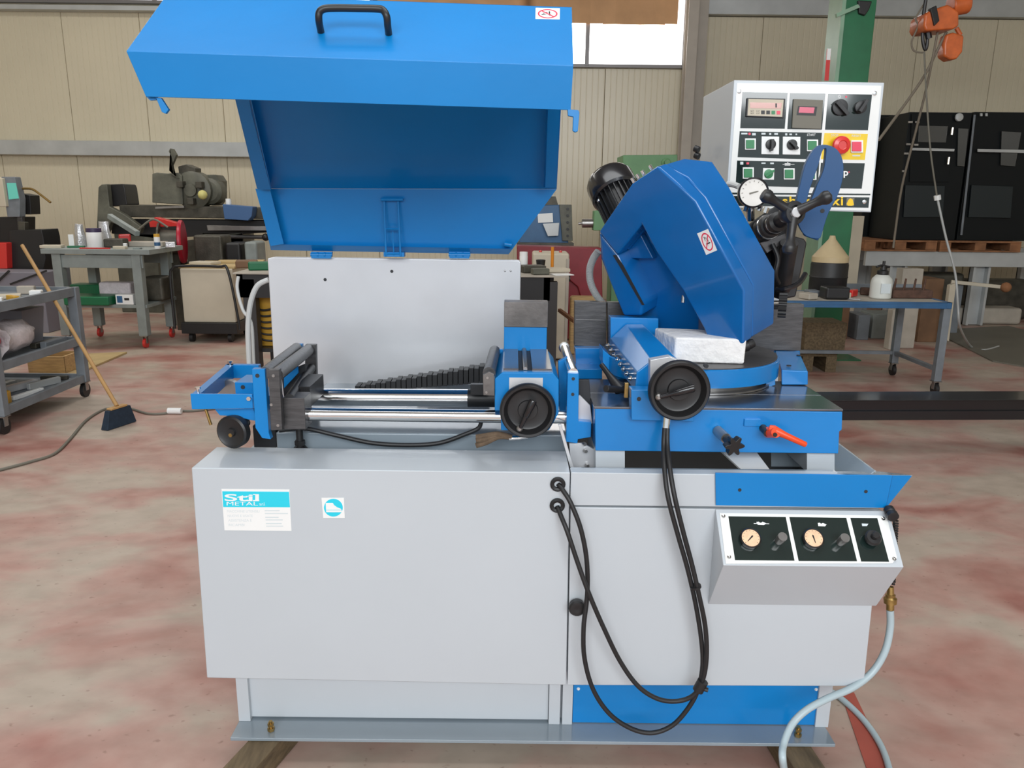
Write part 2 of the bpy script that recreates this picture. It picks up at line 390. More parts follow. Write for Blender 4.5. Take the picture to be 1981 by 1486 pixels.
# stickers on the front cover
def stk(poly, mt, off=0, th=.0006, parent=lc, name='sticker', **k): return decal(name, FC, poly, mt, parent, off+.0002, th, **k)
st1 = stk([(428.5, 946), (560, 947), (564, 1027), (434.5, 1026)], WHITE, label='white and cyan company sticker')
stk([(430, 950.5), (559, 951.5), (561, 981.5), (432, 981)], CYAN, .0007, .0003)
text('Stil', FC, (434.5, 956, 501, 969.5), WHITE, lc, bold=.018, off=.0014)
for q in ((475.5, 967.6, 488, 969.6), (489.5, 967.6, 501.5, 969.6), (475.5, 959.5, 481, 961), (489.5, 956, 494, 957.6)): stk(rect(*q), WHITE, .0013, .0002, name='lettering')
text('METAL', FC, (438.5, 971, 499, 978), WHITE, lc, bold=0, off=.0014)
text('s.r.l.', FC, (502, 972, 513, 978), WHITE, lc, bold=.01, off=.0014)
for i, (t_, b_) in enumerate((('MACCHINE UTENSILI', 502), ('NUOVE E USATE', 489), ('ASSISTENZA E', 487), ('RICAMBI', 473))):
    y = 987+i*8.8; text(t_, FC, (439.5+i, y, b_, y+4.6), FAINT, lc, off=.0012)
for i, (y, x1) in enumerate(((987, 541), (992.5, 557), (1000, 539), (1005, 547), (1012, 545), (1017, 548))):
    stk(rect(512+i*.6, y, x1, y+2), FAINT, .0008, .0002, name='print_line')
stk([(622, 963), (665.5, 963), (667, 1002), (625.5, 1002)], WHITE, label='white and cyan safety shoe sign')
stk(circ(645, 982.3, 18.2, 17.2, 32), CYAN, .0007, .0003, name='sign_disc')
stk([(630, 973), (644, 973), (646, 977), (652, 981.5), (659, 984), (661, 987), (661.5, 991), (631, 991)], WHITE, .0011, .0003, name='shoe_symbol')
stk(rect(631.5, 986.6, 660, 987.2), CYAN, .0015, .0002, name='shoe_symbol')
# --- coolant tray
zr_ = P(1500, 912, YC).z
xt = (P(1700, 912, YC).x)
zt_ = .815
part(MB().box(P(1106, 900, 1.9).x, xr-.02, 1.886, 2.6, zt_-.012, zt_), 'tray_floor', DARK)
m = MB(); m.loft([(xt, 1.86, zr_), (xt-.006, 1.86, zr_), (xt-.10, 1.86, zt_), (xt-.09, 1.86, zt_)], [(xt, 2.52, zr_), (xt-.006, 2.52, zr_), (xt-.10, 2.52, zt_), (xt-.09, 2.52, zt_)])
part(m, 'tray_wing', GREYG, bevel=.001)
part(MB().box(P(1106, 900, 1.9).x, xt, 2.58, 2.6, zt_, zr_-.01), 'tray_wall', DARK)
part(MB().box(P(1106, 900, 1.86).x, xt-.09, 1.862, 1.90, zr_-.016, zr_-.012), 'tray_rim', GREYG, bevel=.001)
# splash lip
lip = part(MB().px([(1384, 915), (1727, 920), (1714, 983), (1385, 978)], YC-.006, .004), 'splash_lip', BLUE, bevel=.001)
A = [P(1727, 920, YC-.006), P(1765, 920, YC-.03), P(1714, 983, YC-.006)]
fl = MB().prism(A, (0.001, .004, 0)).obj('lip_flare', BLUE, lip)
A = [P(1700, 912, YC+.05), P(1765, 919, YC-.03), P(1725, 919, YC-.004), P(1620, 914, YC+.01)]
MB().prism(A, (0, 0, -.003)).obj('lip_top', GREYG, lip)
for q in ((1431, 948), (1675, 951)):
    c = P(*q, YC-.006); MB().cyl(c, c+Vector((0, -.001, 0)), .0045, seg=14).obj('screw_hole', DARK, lip)
# white chute and grey supports inside the tray
m = MB(); A = [P(1395, 872, 2.02), P(1462, 872, 2.02), P(1492, 912, 1.93), P(1438, 912, 1.93)]
m.prism(A, (0, .006, -.006)); part(m, 'chute', WHITE, bevel=.001)
part(MB().px([(1492, 872), (1562, 874), (1562, 914), (1492, 913)], 2.1, .004), 'chute', GREYG, bevel=0)
for a, b in ((1152, 1209), (1561, 1615)):
    part(MB().px([(a, 868), (b, 868), (b, 914), (a, 914)], 1.945, .22), 'block_foot', GREY)
part(MB().px([(1101, 858), (1128, 858), (1150, 870), (1150, 915), (1106, 912)], 1.99, .01), 'side_bracket', GALV)
part(MB().px([(1080, 822), (1086, 822), (1112, 912), (1105, 912)], 1.93, .01), 'side_bracket', GALV)
for y in (858, 872, 900):
    c = P(1129-(y-858)*-.12, y, 1.985); part(MB().cyl(c, c+Vector((.004, -.008, 0)), .005, seg=6), 'bolt', STEEL, bevel=0)
# --- regulator box
xL = P(1387, 990, YC).x; Yf = 1.742
q0 = P(1382, 986, YC-.003); q1 = P(1728, 986, YC-.003); q2 = P(1744, 1097, Yf); q3 = P(1400, 1094, Yf); q4 = P(1692, 1172, YC-.003); q5 = P(1371, 1170, YC-.003)
xa = (q0.x+q3.x+q5.x)/3; xb = (q1.x+q2.x+q4.x)/3
zt1 = (q0.z+q1.z)/2; zm = (q2.z+q3.z)/2; zb1 = (q4.z+q5.z)/2
box_ = part(MB().prism([(xa, YC-.003, zt1), (xa, Yf, zm), (xa, YC-.003, zb1)], (xb-xa, 0, 0)), 'regulator_box', GREY, bevel=.002)
RP = Pl((0, Yf, zm), Vector((1, 0, 0)).cross(Vector((0, YC-.003-Yf, zt1-zm))))
def rp(poly, mt, off=0, th=.0008, parent=box_, name='regulator_plate', **k): return decal(name, RP, poly, mt, parent, off, th, **k)
rpl = rp([(1392, 993), (1704, 998), (1716, 1004), (1735, 1080), (1726, 1090), (1404, 1091)], WHITEG, .0003, .0015)
for poly in ([(1409, 999), (1520, 1000.5), (1537, 1085), (1422, 1084)], [(1527, 1000.5), (1637, 1002), (1658, 1086), (1545, 1085.5)], [(1645, 1002), (1697, 1002.5), (1720, 1087), (1666, 1086.5)]):
    rp(poly, PANELD, .0019, .0004, name='dark_field')
n = RP.n; up_ = Vector((0, YC-Yf, zt1-zm)).normalized()
for (x, y, hx, hy) in ((1450, 1044, 1, 1), (1571, 1044.5, -.15, 1)):
    c = RP.at(x, y, .002); g = MB().lathe(c, n, [(.024, 0), (.026, .002), (.026, .012), (.0235, .014), (.0225, .012), (0, .0115)], 30).obj('pressure_gauge', BLACKG, box_)
    MB().cyl(c+n*.0115, c+n*.0125, .0222, seg=30).obj('dial', CREAMD, box_)
    d = (Vector((1, 0, 0))*hx+up_*hy).normalized(); s_ = n.cross(d)
    MB().prism([c+n*.0128-d*.013-s_*.0006, c+n*.0128-d*.013+s_*.0006, c+n*.0128+d*.006+s_*.002, c+n*.0128+d*.009, c+n*.0128+d*.006-s_*.002], n*.0006).obj('needle', BLACK, box_)
    for k in range(11):
        a = math.radians(-40+k*26); e = Vector((1, 0, 0))*math.cos(a)+up_*math.sin(a); t_ = n.cross(e)
        MB().prism([c+n*.0127+e*.018-t_*.0004, c+n*.0127+e*.0205-t_*.0004, c+n*.0127+e*.0205+t_*.0004, c+n*.0127+e*.018+t_*.0004], n*.0002).obj('dial_mark', BLACK, box_)
for (x, y) in ((1506, 1048), (1625, 1050)):
    c = RP.at(x, y, .002)
    MB().lathe(c, n, [(.009, 0), (.0105, .006), (.0115, .034), (.011, .036), (0, .036)], 24).obj('regulator_knob', STEEL, box_)
c = RP.at(1684, 1045, .002)
MB().lathe(c, n, [(.010, 0), (.010, .008), (.019, .010), (.020, .018), (.017, .022), (.009, .023), (.009, .036), (.007, .038), (0, .038)], 22).obj('regulator_knob', BLACK, box_, label='black knob')
for (x, y) in ((1399, 999), (1708, 1004), (1410, 1078), (1729, 1082)):
    c = RP.at(x, y, .0018); MB().lathe(c, n, [(.0055, 0), (.005, .003), (.002, .0035), (0, .002)], 12).obj('screw', CHROME, box_)
rp([(1458, 1012.3), (1488, 1013), (1488, 1014), (1458, 1013.4)], WHITE, .0024, .0003, name='symbol')
rp([(1463, 1010), (1468, 1009.5), (1470, 1011.5), (1473, 1011.5), (1475, 1009.5), (1479, 1011), (1482, 1013), (1478, 1016), (1466, 1015.5)], WHITE, .0026, .0003, name='symbol')
rp([(1582, 1012), (1586, 1011.5), (1588, 1013.5), (1592, 1012), (1599, 1015), (1596, 1018.5), (1583, 1018)], WHITE, .0026, .0003, name='symbol')
rp([(1667, 1013), (1680, 1013.5), (1677, 1018), (1668, 1018)], FAINT, .0024, .0003, name='symbol')
# coiled air line beside the box
c0 = P(1722, 990, 1.83); c1 = P(1731, 1005, 1.80)
hs = part(MB().lathe(c0, (c1-c0), [(.008, -.012), (.013, -.010), (.013, .004), (.010, .006), (.014, .010), (.014, .022), (.006, .024), (0, .022)], 16), 'air_fitting', BLACK, bevel=0)
m = MB(); a = P(1733, 1008, 1.83); b = P(1727, 1130, 1.90)
pts = []
for k in range(26*6):
    t = k/(26*6); q = a.lerp(b, t); an = k*2*PI/6; pts.append(q+Vector((.0055*math.cos(an), .0055*math.sin(an), 0)))
m.tube(pts, .0028, 6, n=1); m.obj('coil_hose', RUBBER, hs)
# --- infeed side bed
zbed = P(700, 838, 2.10).z
part(MB().box(P(534, 845, 2.10).x, P(1098, 845, 2.10).x, 2.10, 2.72, .80, zbed), 'roller_bed', GREYG, bevel=.004)
# --- rear panel
YP = 2.70
rpn = part(MB().px([(517, 500), (531, 497), (1004, 503), (1008, 508), (1006, 600), (1000, 780), (534, 780)], YP, .02), 'rear_panel', GALV, bevel=.004)
part(MB().box(P(540, 760, 2.74).x, P(998, 760, 2.74).x, 2.721, 2.90, .78, P(700, 520, 2.74).z), 'rear_box', GREY)
for q in ((629, 541), (758, 525)): 
    c = P(*q, YP); MB().cyl(c, c+Vector((0, -.0012, 0)), .0055, seg=14).obj('screw_hole', DARK, rpn)
for q in ((977, 524), (988, 524)):
    c = P(*q, YP); MB().sph(c, .004, 10).obj('rivet', CHROME, rpn)
# energy chain lying behind the bars
a = P(690, 745, 2.62); b = P(948, 725, 2.60)
ec = MB()
for k in range(26):
    t = k/26; q = a.lerp(b, t); hgt = .006+.062*t
    ec.box(q.x, q.x+(b.x-a.x)/26*.9, q.y-.03, q.y+.03, q.z-.02, q.z+hgt*.6-.004*(k % 2))
part(ec, 'energy_chain', RUBBER, bevel=.001)
part(MB().box(a.x-.02, b.x+.03, 2.58, 2.66, zbed, a.z-.008), 'chain_rest', GREYG)
# conduits behind the left edge
m = [(520, 541), (498, 553), (485, 585), (480, 630), (481, 680), (484, 730), (488, 790)]
part(MB().tube([P(x, y, 2.74) for x, y in m], .0095, 10), 'conduit', SMOKEH, bevel=0)
m = [(461, 535), (459, 560), (470, 600), (486, 625), (490, 680), (492, 730), (492, 790)]
part(MB().tube([P(x, y, 2.82) for x, y in m], .006, 8), 'conduit', SMOKEH, bevel=0)
# --- chrome bars
def hb(xA, yA, xB_, yB, Y, r): return (P(xA, yA, Y), P(xB_, yB, Y), r)
a = P(588, 801, 2.02); b = P(1100, 807, 2.02)
part(MB().cyl(a, b, .0180, seg=40), 'guide_bar', CHROME, bevel=0)
a2 = P(592, 768, 2.27); b2 = P(1100, 771, 2.27)
part(MB().cyl(a2, b2, .0265, seg=40), 'guide_bar', CHROME, bevel=0)
a3 = P(905, 770, 2.27); b3 = P(962, 770.5, 2.27)
part(MB().cyl(a3, b3, .0275, seg=30), 'bar_seal', BLACK, bevel=.001)
part(MB().bpx(910, 744, 940, 765, 2.20, .02), 'bar_seal', BLACK)
# --- left infeed bracket
br = part(MB().px([(487, 714), (512, 714), (520, 838), (524, 850), (507, 848), (494, 828)], 1.97, .022), 'infeed_bracket', BLUE)
m = MB()
m.px([(368, 762), (488, 763), (489, 790), (371, 792)], 1.975, .006)
a = P(370, 762, 1.975); bb = P(441, 717, 2.36)
zt2 = a.z; zb2 = P(370, 792, 1.975).z
m.loft([(a.x, 1.981, zt2), (a.x+.022, 1.981, zt2), (a.x+.022, 1.981, zb2), (a.x, 1.981, zb2)], [(bb.x, 2.36, zt2), (bb.x+.022, 2.36, zt2), (bb.x+.022, 2.36, zb2), (bb.x, 2.36, zb2)])
e = P(505, 717, 2.36)
m.box(bb.x, e.x, 2.34, 2.362, zb2, zt2)
part(m, 'frame_rail', BLUE, bevel=.001)
part(MB().bpx(455, 740, 490, 770, 2.12, .10), 'infeed_block', BLUE)
c = P(447, 752, 2.25); part(MB().lathe(c, (0, -1, 0), [(.030, 0), (.030, .02), (.012, .022), (0, .02)], 20), 'wheel_hub', STEEL, bevel=0)
c = P(470, 749, 2.12); part(MB().cyl(c, c+Vector((0, -.002, 0)), .006, seg=12), 'screw_hole', DARK, bevel=0)
for q, Y in (((383, 757), 1.99), ((446, 716), 2.33)):
    c = P(*q, Y); c.z = zt2
    mm = MB(); mm.cyl(c, c+Vector((0, 0, .014)), .003, seg=8); mm.cyl(c+Vector((0, 0, .010)), c+Vector((0, 0, .015)), .008, seg=6); part(mm, 'bolt', CHROME, bevel=0)
c = P(483, 770, 1.975); part(MB().cyl(c, c+Vector((0, -.010, 0)), .006, seg=6), 'bolt', CHROME, bevel=0)
c = P(498, 727, 1.97); MB().cyl(c, c+Vector((0, -.001, 0)), .0055, seg=14).obj('screw_hole', DARK, br)
part(MB().px([(415, 792), (490, 790), (497, 815), (480, 812), (460, 806), (425, 804)], 2.0, .25), 'infeed_underside', BLUE)
pl = part(MB().px([(519, 716), (540, 715), (546, 832), (524, 833)], 1.955, .02), 'roller_plate', DSTEEL, label='dark end plate')
for q in ((529, 727), (525, 783), (538, 823)):
    c = P(*q, 1.955); MB().cyl(c, c+Vector((0, -.002, 0)), .004, seg=10).obj('screw', STEEL, pl)
part(MB().bpx(548, 770, 590, 831, 1.985, .07), 'bar_clamp', DSTEEL)
part(MB().bpx(569, 748, 600, 788, 2.10, .16), 'bar_clamp', BLACK)
# rollers running back
part(MB().cyl(P(512, 722, 1.98), P(574, 673, 2.44), .0165, seg=24), 'dark_roller', DSTEEL, bevel=0)
part(MB().cyl(P(534, 726, 1.98), P(597, 677, 2.44), .0185, seg=24), 'dark_roller', DSTEEL, bevel=0)
part(MB().cyl(P(560, 772, 2.0), P(602, 712, 2.42), .014, seg=20), 'dark_roller', RUBBER, bevel=0)
part(MB().px([(590, 667), (611, 667), (613, 760), (590, 760)], 2.44, .02), 'roller_plate', DSTEEL)
part(MB().px([(566, 666), (584, 666), (586, 700), (568, 700)], 2.45, .02), 'roller_plate', BLUE)
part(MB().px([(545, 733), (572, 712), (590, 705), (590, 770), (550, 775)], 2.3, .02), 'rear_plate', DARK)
part(MB().px([(549, 727), (575, 702), (577, 722), (549, 752)], 2.28, .01), 'rear_plate', BLUE)
# black wheel low left
c = P(446, 842, 1.96)
part(MB().lathe(c+Vector((0, .05, 0)), (-.25, -1, 0), [(.016, -.02), (.040, 0), (.045, .006), (.045, .026), (.040, .030), (.034, .026), (.012, .024), (.010, .030), (0, .029)], 34), 'adjusting_wheel', BLACK, bevel=0)
c2 = c+Vector((-.0065, .02, 0)); part(MB().cyl(c+Vector((0.0, .12, 0)), c+Vector((.0, .05, 0)), .013, seg=14), 'wheel_shaft', DSTEEL, bevel=0)
c = P(446, 842, 1.935); part(MB().cyl(c, c+Vector((-.0004, -.002, 0)), .005, seg=12), 'wheel_bolt', BRASS, bevel=0)
part(MB().cyl(P(398, 792, 2.0), P(408, 822, 2.0), .004, seg=10), 'air_fitting', BRASS, bevel=0)
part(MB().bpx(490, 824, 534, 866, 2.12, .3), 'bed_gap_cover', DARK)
c = P(578, 850, 2.06); c.z = zbed-.005+.0
m = MB(); zf2 = .80
m.cyl((c.x, 2.07, zf2), (c.x, 2.07, a.z-.06), .010, seg=12); m.cyl((c.x, 2.07, zf2+.062), (c.x, 2.07, zf2+.070), .022, .016, seg=18); m.cyl((c.x, 2.07, zf2+.075), (c.x, 2.07, zf2+.088), .015, seg=6)
part(m, 'levelling_foot', RUBBER, bevel=0)
# black cable in the gap
part(MB().tube([P(540, 833, 2.06), P(590, 829, 2.07), P(650, 842, 2.07), P(720, 857, 2.07), P(790, 861, 2.07), P(850, 857, 2.07), P(900, 840, 2.07), P(926, 828, 2.07), P(931, 812, 2.07)], .0062, 10), 'signal_cable', RUBBER, bevel=0)
# --- handwheel builder
def handwheel(c, R, ang, name='handwheel'):
    c = Vector(c)
    h = part(MB().lathe(c, (0, -1, 0), [(.018, -.03), (.02, 0), (R*.80, .002), (R*.97, .006), (R, .014), (R*.985, .024), (R*.93, .030), (R*.85, .029), (R*.80, .022), (R*.72, .010), (R*.66, .008), (R*.36, .010), (R*.34, .016), (0, .017)], 56), name, BLACK, bevel=0)
    d = Vector((math.cos(ang), 0, math.sin(ang)))
    p0 = c+d*(-R*.70)+Vector((0, -.028, 0)); p1 = c+d*(R*.46)+Vector((0, -.030, 0)); L = (p1-p0).length
    MB().lathe(p0, p1-p0, [(.003, 0), (.0055, .006), (.0065, L*.42), (.0085, L*.45), (.0105, L*.95), (.009, L), (0, L)], 16).obj('crank_handle', BLACKG, h)
    MB().lathe(p0+Vector((0, .016, 0)), (0, -1, 0), [(.006, -.01), (.009, .004), (.008, .016), (.004, .020), (0, .020)], 14).obj('crank_pivot', STEEL, h)
    return h
# --- feeding vise
fv = part(MB().px([(957, 733), (972, 720), (1070, 721), (1081, 735), (1081, 800), (1062, 833), (969, 833), (969, 795), (957, 795)], 1.97, .30), 'vise_housing', BLUE, bevel=.003)
zs1 = P(1020, 720, 1.97).z
xs = [P(x, 720, 1.97).x for x in (974, 1003, 1030, 1068)]
for i in (0, 2): MB().box(xs[i], xs[i+1], 1.985, 2.26, zs1-.001, zs1+.006).obj('slide_plate', PLATE, fv)
MB().box(xs[1], xs[2], 1.99, 2.26, zs1-.002, zs1+.001).obj('screw_slot', DARK, fv)
sx = (xs[1]+xs[2])/2
sp = [(.007 if k % 2 else .0055, .27*k/44) for k in range(45)]
MB().lathe((sx, 1.99, zs1+.004), (0, 1, 0), sp, 14).obj('lead_screw', STEEL, fv)
MB().bpx(985, 731, 1050, 760, 1.968, .003).obj('sight_plate', GALV, fv)
jx = [P(975, 640, 2.26).x, P(1058, 640, 2.26).x]; zj = [P(1016, y, 2.26).z for y in (679, 633, 584)]
part(MB().box(jx[0], jx[1], 2.26, 2.40, zs1-.02, zj[1]), 'jaw_carrier', BLUE)
part(MB().box(jx[0], jx[1]+.002, 2.255, 2.31, zj[1]+.0005, zj[2]), 'vise_jaw', JAW)
part(MB().cyl(P(946, 722, 1.99), P(957, 679, 2.28), .0165, seg=24), 'guide_roller', DSTEEL, bevel=0)
gp = part(MB().px([(934, 726), (946, 719), (956, 724), (957, 766), (935, 765)], 1.965, .012), 'roller_plate', JAW)
for q in ((943, 731), (941, 759)):
    c = P(*q, 1.965); MB().cyl(c, c+Vector((0, -.002, 0)), .0035, seg=8).obj('screw', STEEL, gp)
part(MB().px([(955, 676), (974, 676), (974, 730), (957, 738)], 2.27, .02), 'roller_plate', BLUE)
c = P(1021, 791, 1.955); handwheel(c, .0735, math.radians(66))
# chrome upright roller & stop post
part(MB().cyl(P(1109, 722, 1.99), P(1092, 673, 2.30), .0135, seg=26), 'chrome_roller', CHROME, bevel=0)
c = P(1092, 673, 2.30); part(MB().cyl(c, c+Vector((0, .012, .0)), .017, seg=20), 'roller_cap', CHROME, bevel=0)
spst = part(MB().px([(1098, 722), (1120, 723), (1119, 815), (1144, 817), (1143, 846), (1118, 850), (1117, 858), (1095, 855)], 1.975, .03), 'stop_post', BLUE)
for q in ((1109, 733), (1108, 763)):
    c = P(*q, 1.975); MB().cyl(c, c+Vector((0, -.001, 0)), .0045, seg=12).obj('screw_hole', DARK, spst)
part(MB().px([(1080, 700), (1098, 690), (1100, 800), (1082, 800)], 2.12, .02), 'rear_plate', BLUE)
part(MB().px([(1118, 735), (1140, 735), (1146, 812), (1122, 812)], 2.02, .01), 'rear_plate', DARK)
part(MB().px([(1095, 780), (1122, 765), (1142, 785), (1146, 820), (1122, 820)], 2.0, .01), 'side_bracket', GALV)
# --- main base block
YB = 1.93
bt = P(1390, 792, YB).z; bb_ = P(1390, 875, YB).z
X0 = P(1150, 790, YB).x; X1 = P(1630, 795, YB).x
blk = part(MB().px([(1151, 789), (1630, 797), (1629, 832), (1624, 835), (1622, 878), (1152, 872)], YB, .31), 'base_block', BLUE3, bevel=.002)
zj_ = P(1390, 792, YB).z
MB().box(X0-.001, X1+.001, YB-.001, YB+.145, zj_-.002, zj_+.004).obj('table_plate', PLATE, blk, bevel=.001)
MB().box(X0-.001, X1+.001, YB+.147, YB+.315, zj_-.002, zj_+.004).obj('table_plate', PLATE, blk, bevel=.001)
# flat label-like blocks, star knob, red lever
c = P(1388, 833, YB); d = Vector((.018, -.085, -.012))
part(MB().cyl(c, c+d*.55, .0135, seg=18), 'knob_collar', STEEL, bevel=0)
e = c+d*.9; ax = d.normalized(); mm = MB(); _, u, v = mm.frame(ax)
R0 = []
for k in range(48):
    an = 2*PI*k/48; r = .021+.0065*math.cos(6*an); R0.append((u*math.cos(an)+v*math.sin(an))*r)
mm.loft([e+q*.9 for q in R0], [e+ax*.020+q for q in R0]); mm.cyl(e-ax*.03, e, .010, .014, 16)
part(mm, 'star_knob', BLACK, bevel=.0015)
part(MB().bpx(1440, 811, 1472, 825, YB-.006, .008), 'lever_boss', BLUE3)
a = P(1476, 828, YB); part(MB().cyl(a, a+Vector((0, -.04, -.002)), .010, seg=14), 'lever_shaft', BLACK, bevel=0)
b = P(1490, 829, 1.885); e = P(1560, 861, 1.86)
lv = MB(); lv.cyl(a+Vector((.006, -.026, -.004)), b+Vector((.010, -.016, -.006)), .0145, .013, 18); lv.lathe(b, e-b, [(.008, -.004), (.0125, .008), (.0085, .04), (.0072, (e-b).length-.003), (.005, (e-b).length), (0, (e-b).length)], 16)
lev = part(lv, 'clamp_lever', ORANGE, bevel=0, label='orange clamp lever')
c = P(1499, 841, 1.866); MB().cyl(c, c+Vector((0, -.003, 0)), .0055, seg=10).obj('lever_screw', BLACK, lev)
# --- turntable
zd = 1.108; TC = Vector((P(1333, 690, 2.29).x, 2.30, 0)); TR = .262
part(MB().cyl((TC.x, TC.y-.0, zj_+.004), (TC.x, TC.y, zj_+.028), TR*.84, seg=72), 'turntable_base', STEEL, bevel=.001)
m = MB().lathe((TC.x, TC.y, zj_+.028), (0, 0, 1), [(TR*.9, 0), (TR, .001), (TR, zd-zj_-.030), (TR*.985, zd-zj_-.028), (0, zd-zj_-.028)], 90)
tt = part(m, 'turntable', BLUE3, bevel=0)
MB().cyl((TC.x, TC.y, zd), (TC.x, TC.y, zd+.003), TR*.975, seg=90).obj('table_top', DSTEEL, tt)
c = Vector((P(1367, 712, 2.04).x, 0, 0)); 
for px_ in (1366,):
    q = P(px_, 708, 2.04); MB().cyl(q+Vector((0, .01, 0)), q+Vector((0, -.004, 0)), .006, seg=12).obj('screw_hole', DARK, tt)
m = MB().lathe((TC.x, TC.y, zj_+.004), (0, 0, 1), [(TR*.80, .0), (TR*.93, .001), (TR*.93, .006), (TR*.80, .006)], 80)
part(m, 'degree_ring', STEEL, bevel=0)
# pointer lug on the turntable rim
part(MB().px([(1480, 738), (1500, 728), (1500, 745), (1485, 750)], 2.18, .03), 'rim_lug', BLUE3)
# --- fences
zfb = P(1200, 677, 2.48).z; zft2 = P(1200, 586, 2.48).z
fnc = part(MB().px([(1112, 583), (1173, 585), (1173, 672), (1111, 669)], 2.48, .035), 'fence', DSTEEL, bevel=.0015)
part(MB().px([(1175, 585), (1330, 587), (1340, 588), (1340, 700), (1176, 676)], 2.482, .03), 'fence', DSTEEL, bevel=.0015)
part(MB().px([(1336, 585), (1360, 585), (1372, 600), (1376, 700), (1340, 700)], 2.47, .05), 'blade_guide', BLACK)
part(MB().px([(1424, 586), (1556, 589), (1549, 679), (1424, 676)], 2.48, .035), 'fence', DSTEEL, bevel=.0015)
MB().px([(1114, 618), (1170, 619), (1170, 619.6), (1114, 618.6)], 2.4795, .001).obj('scribed_line', STEEL, fnc)
c = P(1138, 641, 2.48); MB().cyl(c, c+Vector((0, -.001, 0)), .007, seg=16).obj('screw', DSTEEL, fnc)
zsp = P(1530, 717, 2.19).z
sr = MB(); a = P(1508, 680, 2.52); sr.px([(1497, 673), (1547, 675), (1549, 690), (1500, 690)], 2.516, .05)
A = [P(1512, 716, 2.19), P(1563, 718, 2.19), P(1563, 745, 2.19), P(1512, 745, 2.19)]
B = [P(1500, 679, 2.47), P(1546, 680, 2.47), P(1546, 705, 2.47), P(1500, 705, 2.47)]
sr.loft(A, B); sup = part(sr, 'fence_support', BLUE3, bevel=.003)
for q, Y in (((1526, 709), 2.235), ((1545, 689), 2.40)):
    c = P(*q, Y); c.z += .002; MB().cyl(c, c+Vector((0, 0, .0015)), .007, seg=14).obj('screw_hole', DARK, sup)
A = [P(1113, 674, 2.44), P(1163, 674, 2.44), P(1165, 735, 2.44), P(1115, 735, 2.44)]
sup2 = part(MB().prism(A, (0, .06, 0)), 'fence_support', BLUE3)
part(MB().px([(1112, 714), (1165, 714), (1165, 733), (1114, 733)], 2.36, .08), 'fence_support', BLUE3)
c = P(1144, 705, 2.44); MB().cyl(c, c+Vector((0, -.004, 0)), .008, seg=14).obj('bolt', BLUE3, sup2)
# curved side of turntable support at left
part(MB().px([(1166, 676), (1200, 705), (1222, 745), (1205, 752), (1180, 735), (1166, 705)], 2.22, .1), 'turntable_flank', BLUE3)
# --- main vise arm
part(MB().px([(1181, 614), (1274, 616), (1273, 690), (1181, 688)], 2.36, .05), 'vise_pad', BLUE3, bevel=.002)
A = [P(*q, 2.35) for q in ((1181, 695), (1181, 655), (1211, 627), (1243, 627), (1272, 657), (1272, 695))]
B = [P(*q, 1.96) for q in ((1228, 757), (1232, 720), (1262, 697), (1313, 697), (1338, 722), (1338, 757))]
arm = part(MB().loft(A, B), 'vise_arm', BLUE3, bevel=.003)
for k in range(8):
    t = k/7; Y = 2.33-.35*t; q = P(1179+44*t, 668+64*t, Y)
    mm = MB(); mm.cyl(q+Vector((.01, 0, 0)), q+Vector((-.012, -.004, 0)), .0035, seg=8); mm.cyl(q+Vector((-.002, 0, 0)), q+Vector((-.007, -.001, 0)), .0075, seg=6); mm.obj('adjusting_screw', CHROME, arm)
part(MB().px([(1258, 697), (1296, 690), (1330, 706), (1330, 760), (1258, 760)], 1.93, .03), 'wheel_plate', GALV)
ab = part(MB().px([(1221, 754), (1345, 757), (1343, 816), (1222, 813)], 1.905, .045), 'arm_bracket', BLUE3, bevel=.002)
c = P(1236, 772, 1.905); MB().cyl(c, c+Vector((0, -.001, 0)), .0055, seg=12).obj('screw_hole', DARK, ab)
c = P(1311, 752, 1.86); handwheel(c, .0765, math.radians(17))
part(MB().cyl(c+Vector((0, .02, 0)), c+Vector((0, .07, 0)), .02, seg=20), 'wheel_shaft', STEEL, bevel=0)
# lock lever at left of the arm
a = P(1205, 757, 1.99); b = P(1172, 752, 1.94)
part(MB().cyl(a+Vector((.01, .01, 0)), b, .009, .0095, 14), 'lock_knob', BLACK, bevel=.001)
part(MB().lathe(P(1196, 750, 2.0), P(1161, 702, 2.06)-P(1196, 750, 2.0), [(.016, -.01), (.014, .01), (.008, .05), (.007, .085), (0, .088)], 14), 'lock_lever', BLACK, bevel=0)
part(MB().bpx(1208, 741, 1216, 770, 1.95, .01), 'lock_plate', BRASS)
# --- black control cables with ferrule
YV = 1.80
part(MB().cyl(P(1290, 806, 1.89), P(1288, 828, 1.885), .0105, seg=18), 'cable_ferrule', CHROME, bevel=.001)
ca = [(1286, 826, 1.885), (1284, 860, 1.875), (1285, 900, 1.84), (1292, 960, 1.805), (1310, 1030, YV), (1330, 1100, YV), (1346, 1170, YV), (1357, 1240, YV), (1359, 1290, YV), (1350, 1335, YV), (1330, 1372, YV), (1300, 1404, YV), (1262, 1418, YV), (1222, 1410, YV), (1180, 1382, YV), (1148, 1335, YV), (1131, 1275, YV), (1129, 1215, YV), (1136, 1150, YV+.01), (1135, 1085, YV+.01), (1124, 1025, YV+.01), (1105, 975, YV+.02), (1090, 950, YV+.035), (1080, 937, 1.85)]
cb = [(1291, 826, 1.885), (1291, 860, 1.87), (1295, 900, 1.835), (1305, 960, 1.80), (1322, 1030, YV-.005), (1338, 1090, YV-.005), (1352, 1150, YV-.01), (1364, 1210, YV-.01), (1367, 1265, YV-.01), (1361, 1310, YV-.005), (1345, 1342, YV-.005), (1315, 1356, YV), (1275, 1353, YV), (1235, 1328, YV), (1200, 1280, YV), (1168, 1215, YV-.008), (1140, 1150, YV-.01), (1118, 1090, YV), (1098, 1030, YV+.01), (1086, 1000, YV+.03), (1078, 980, 1.85)]
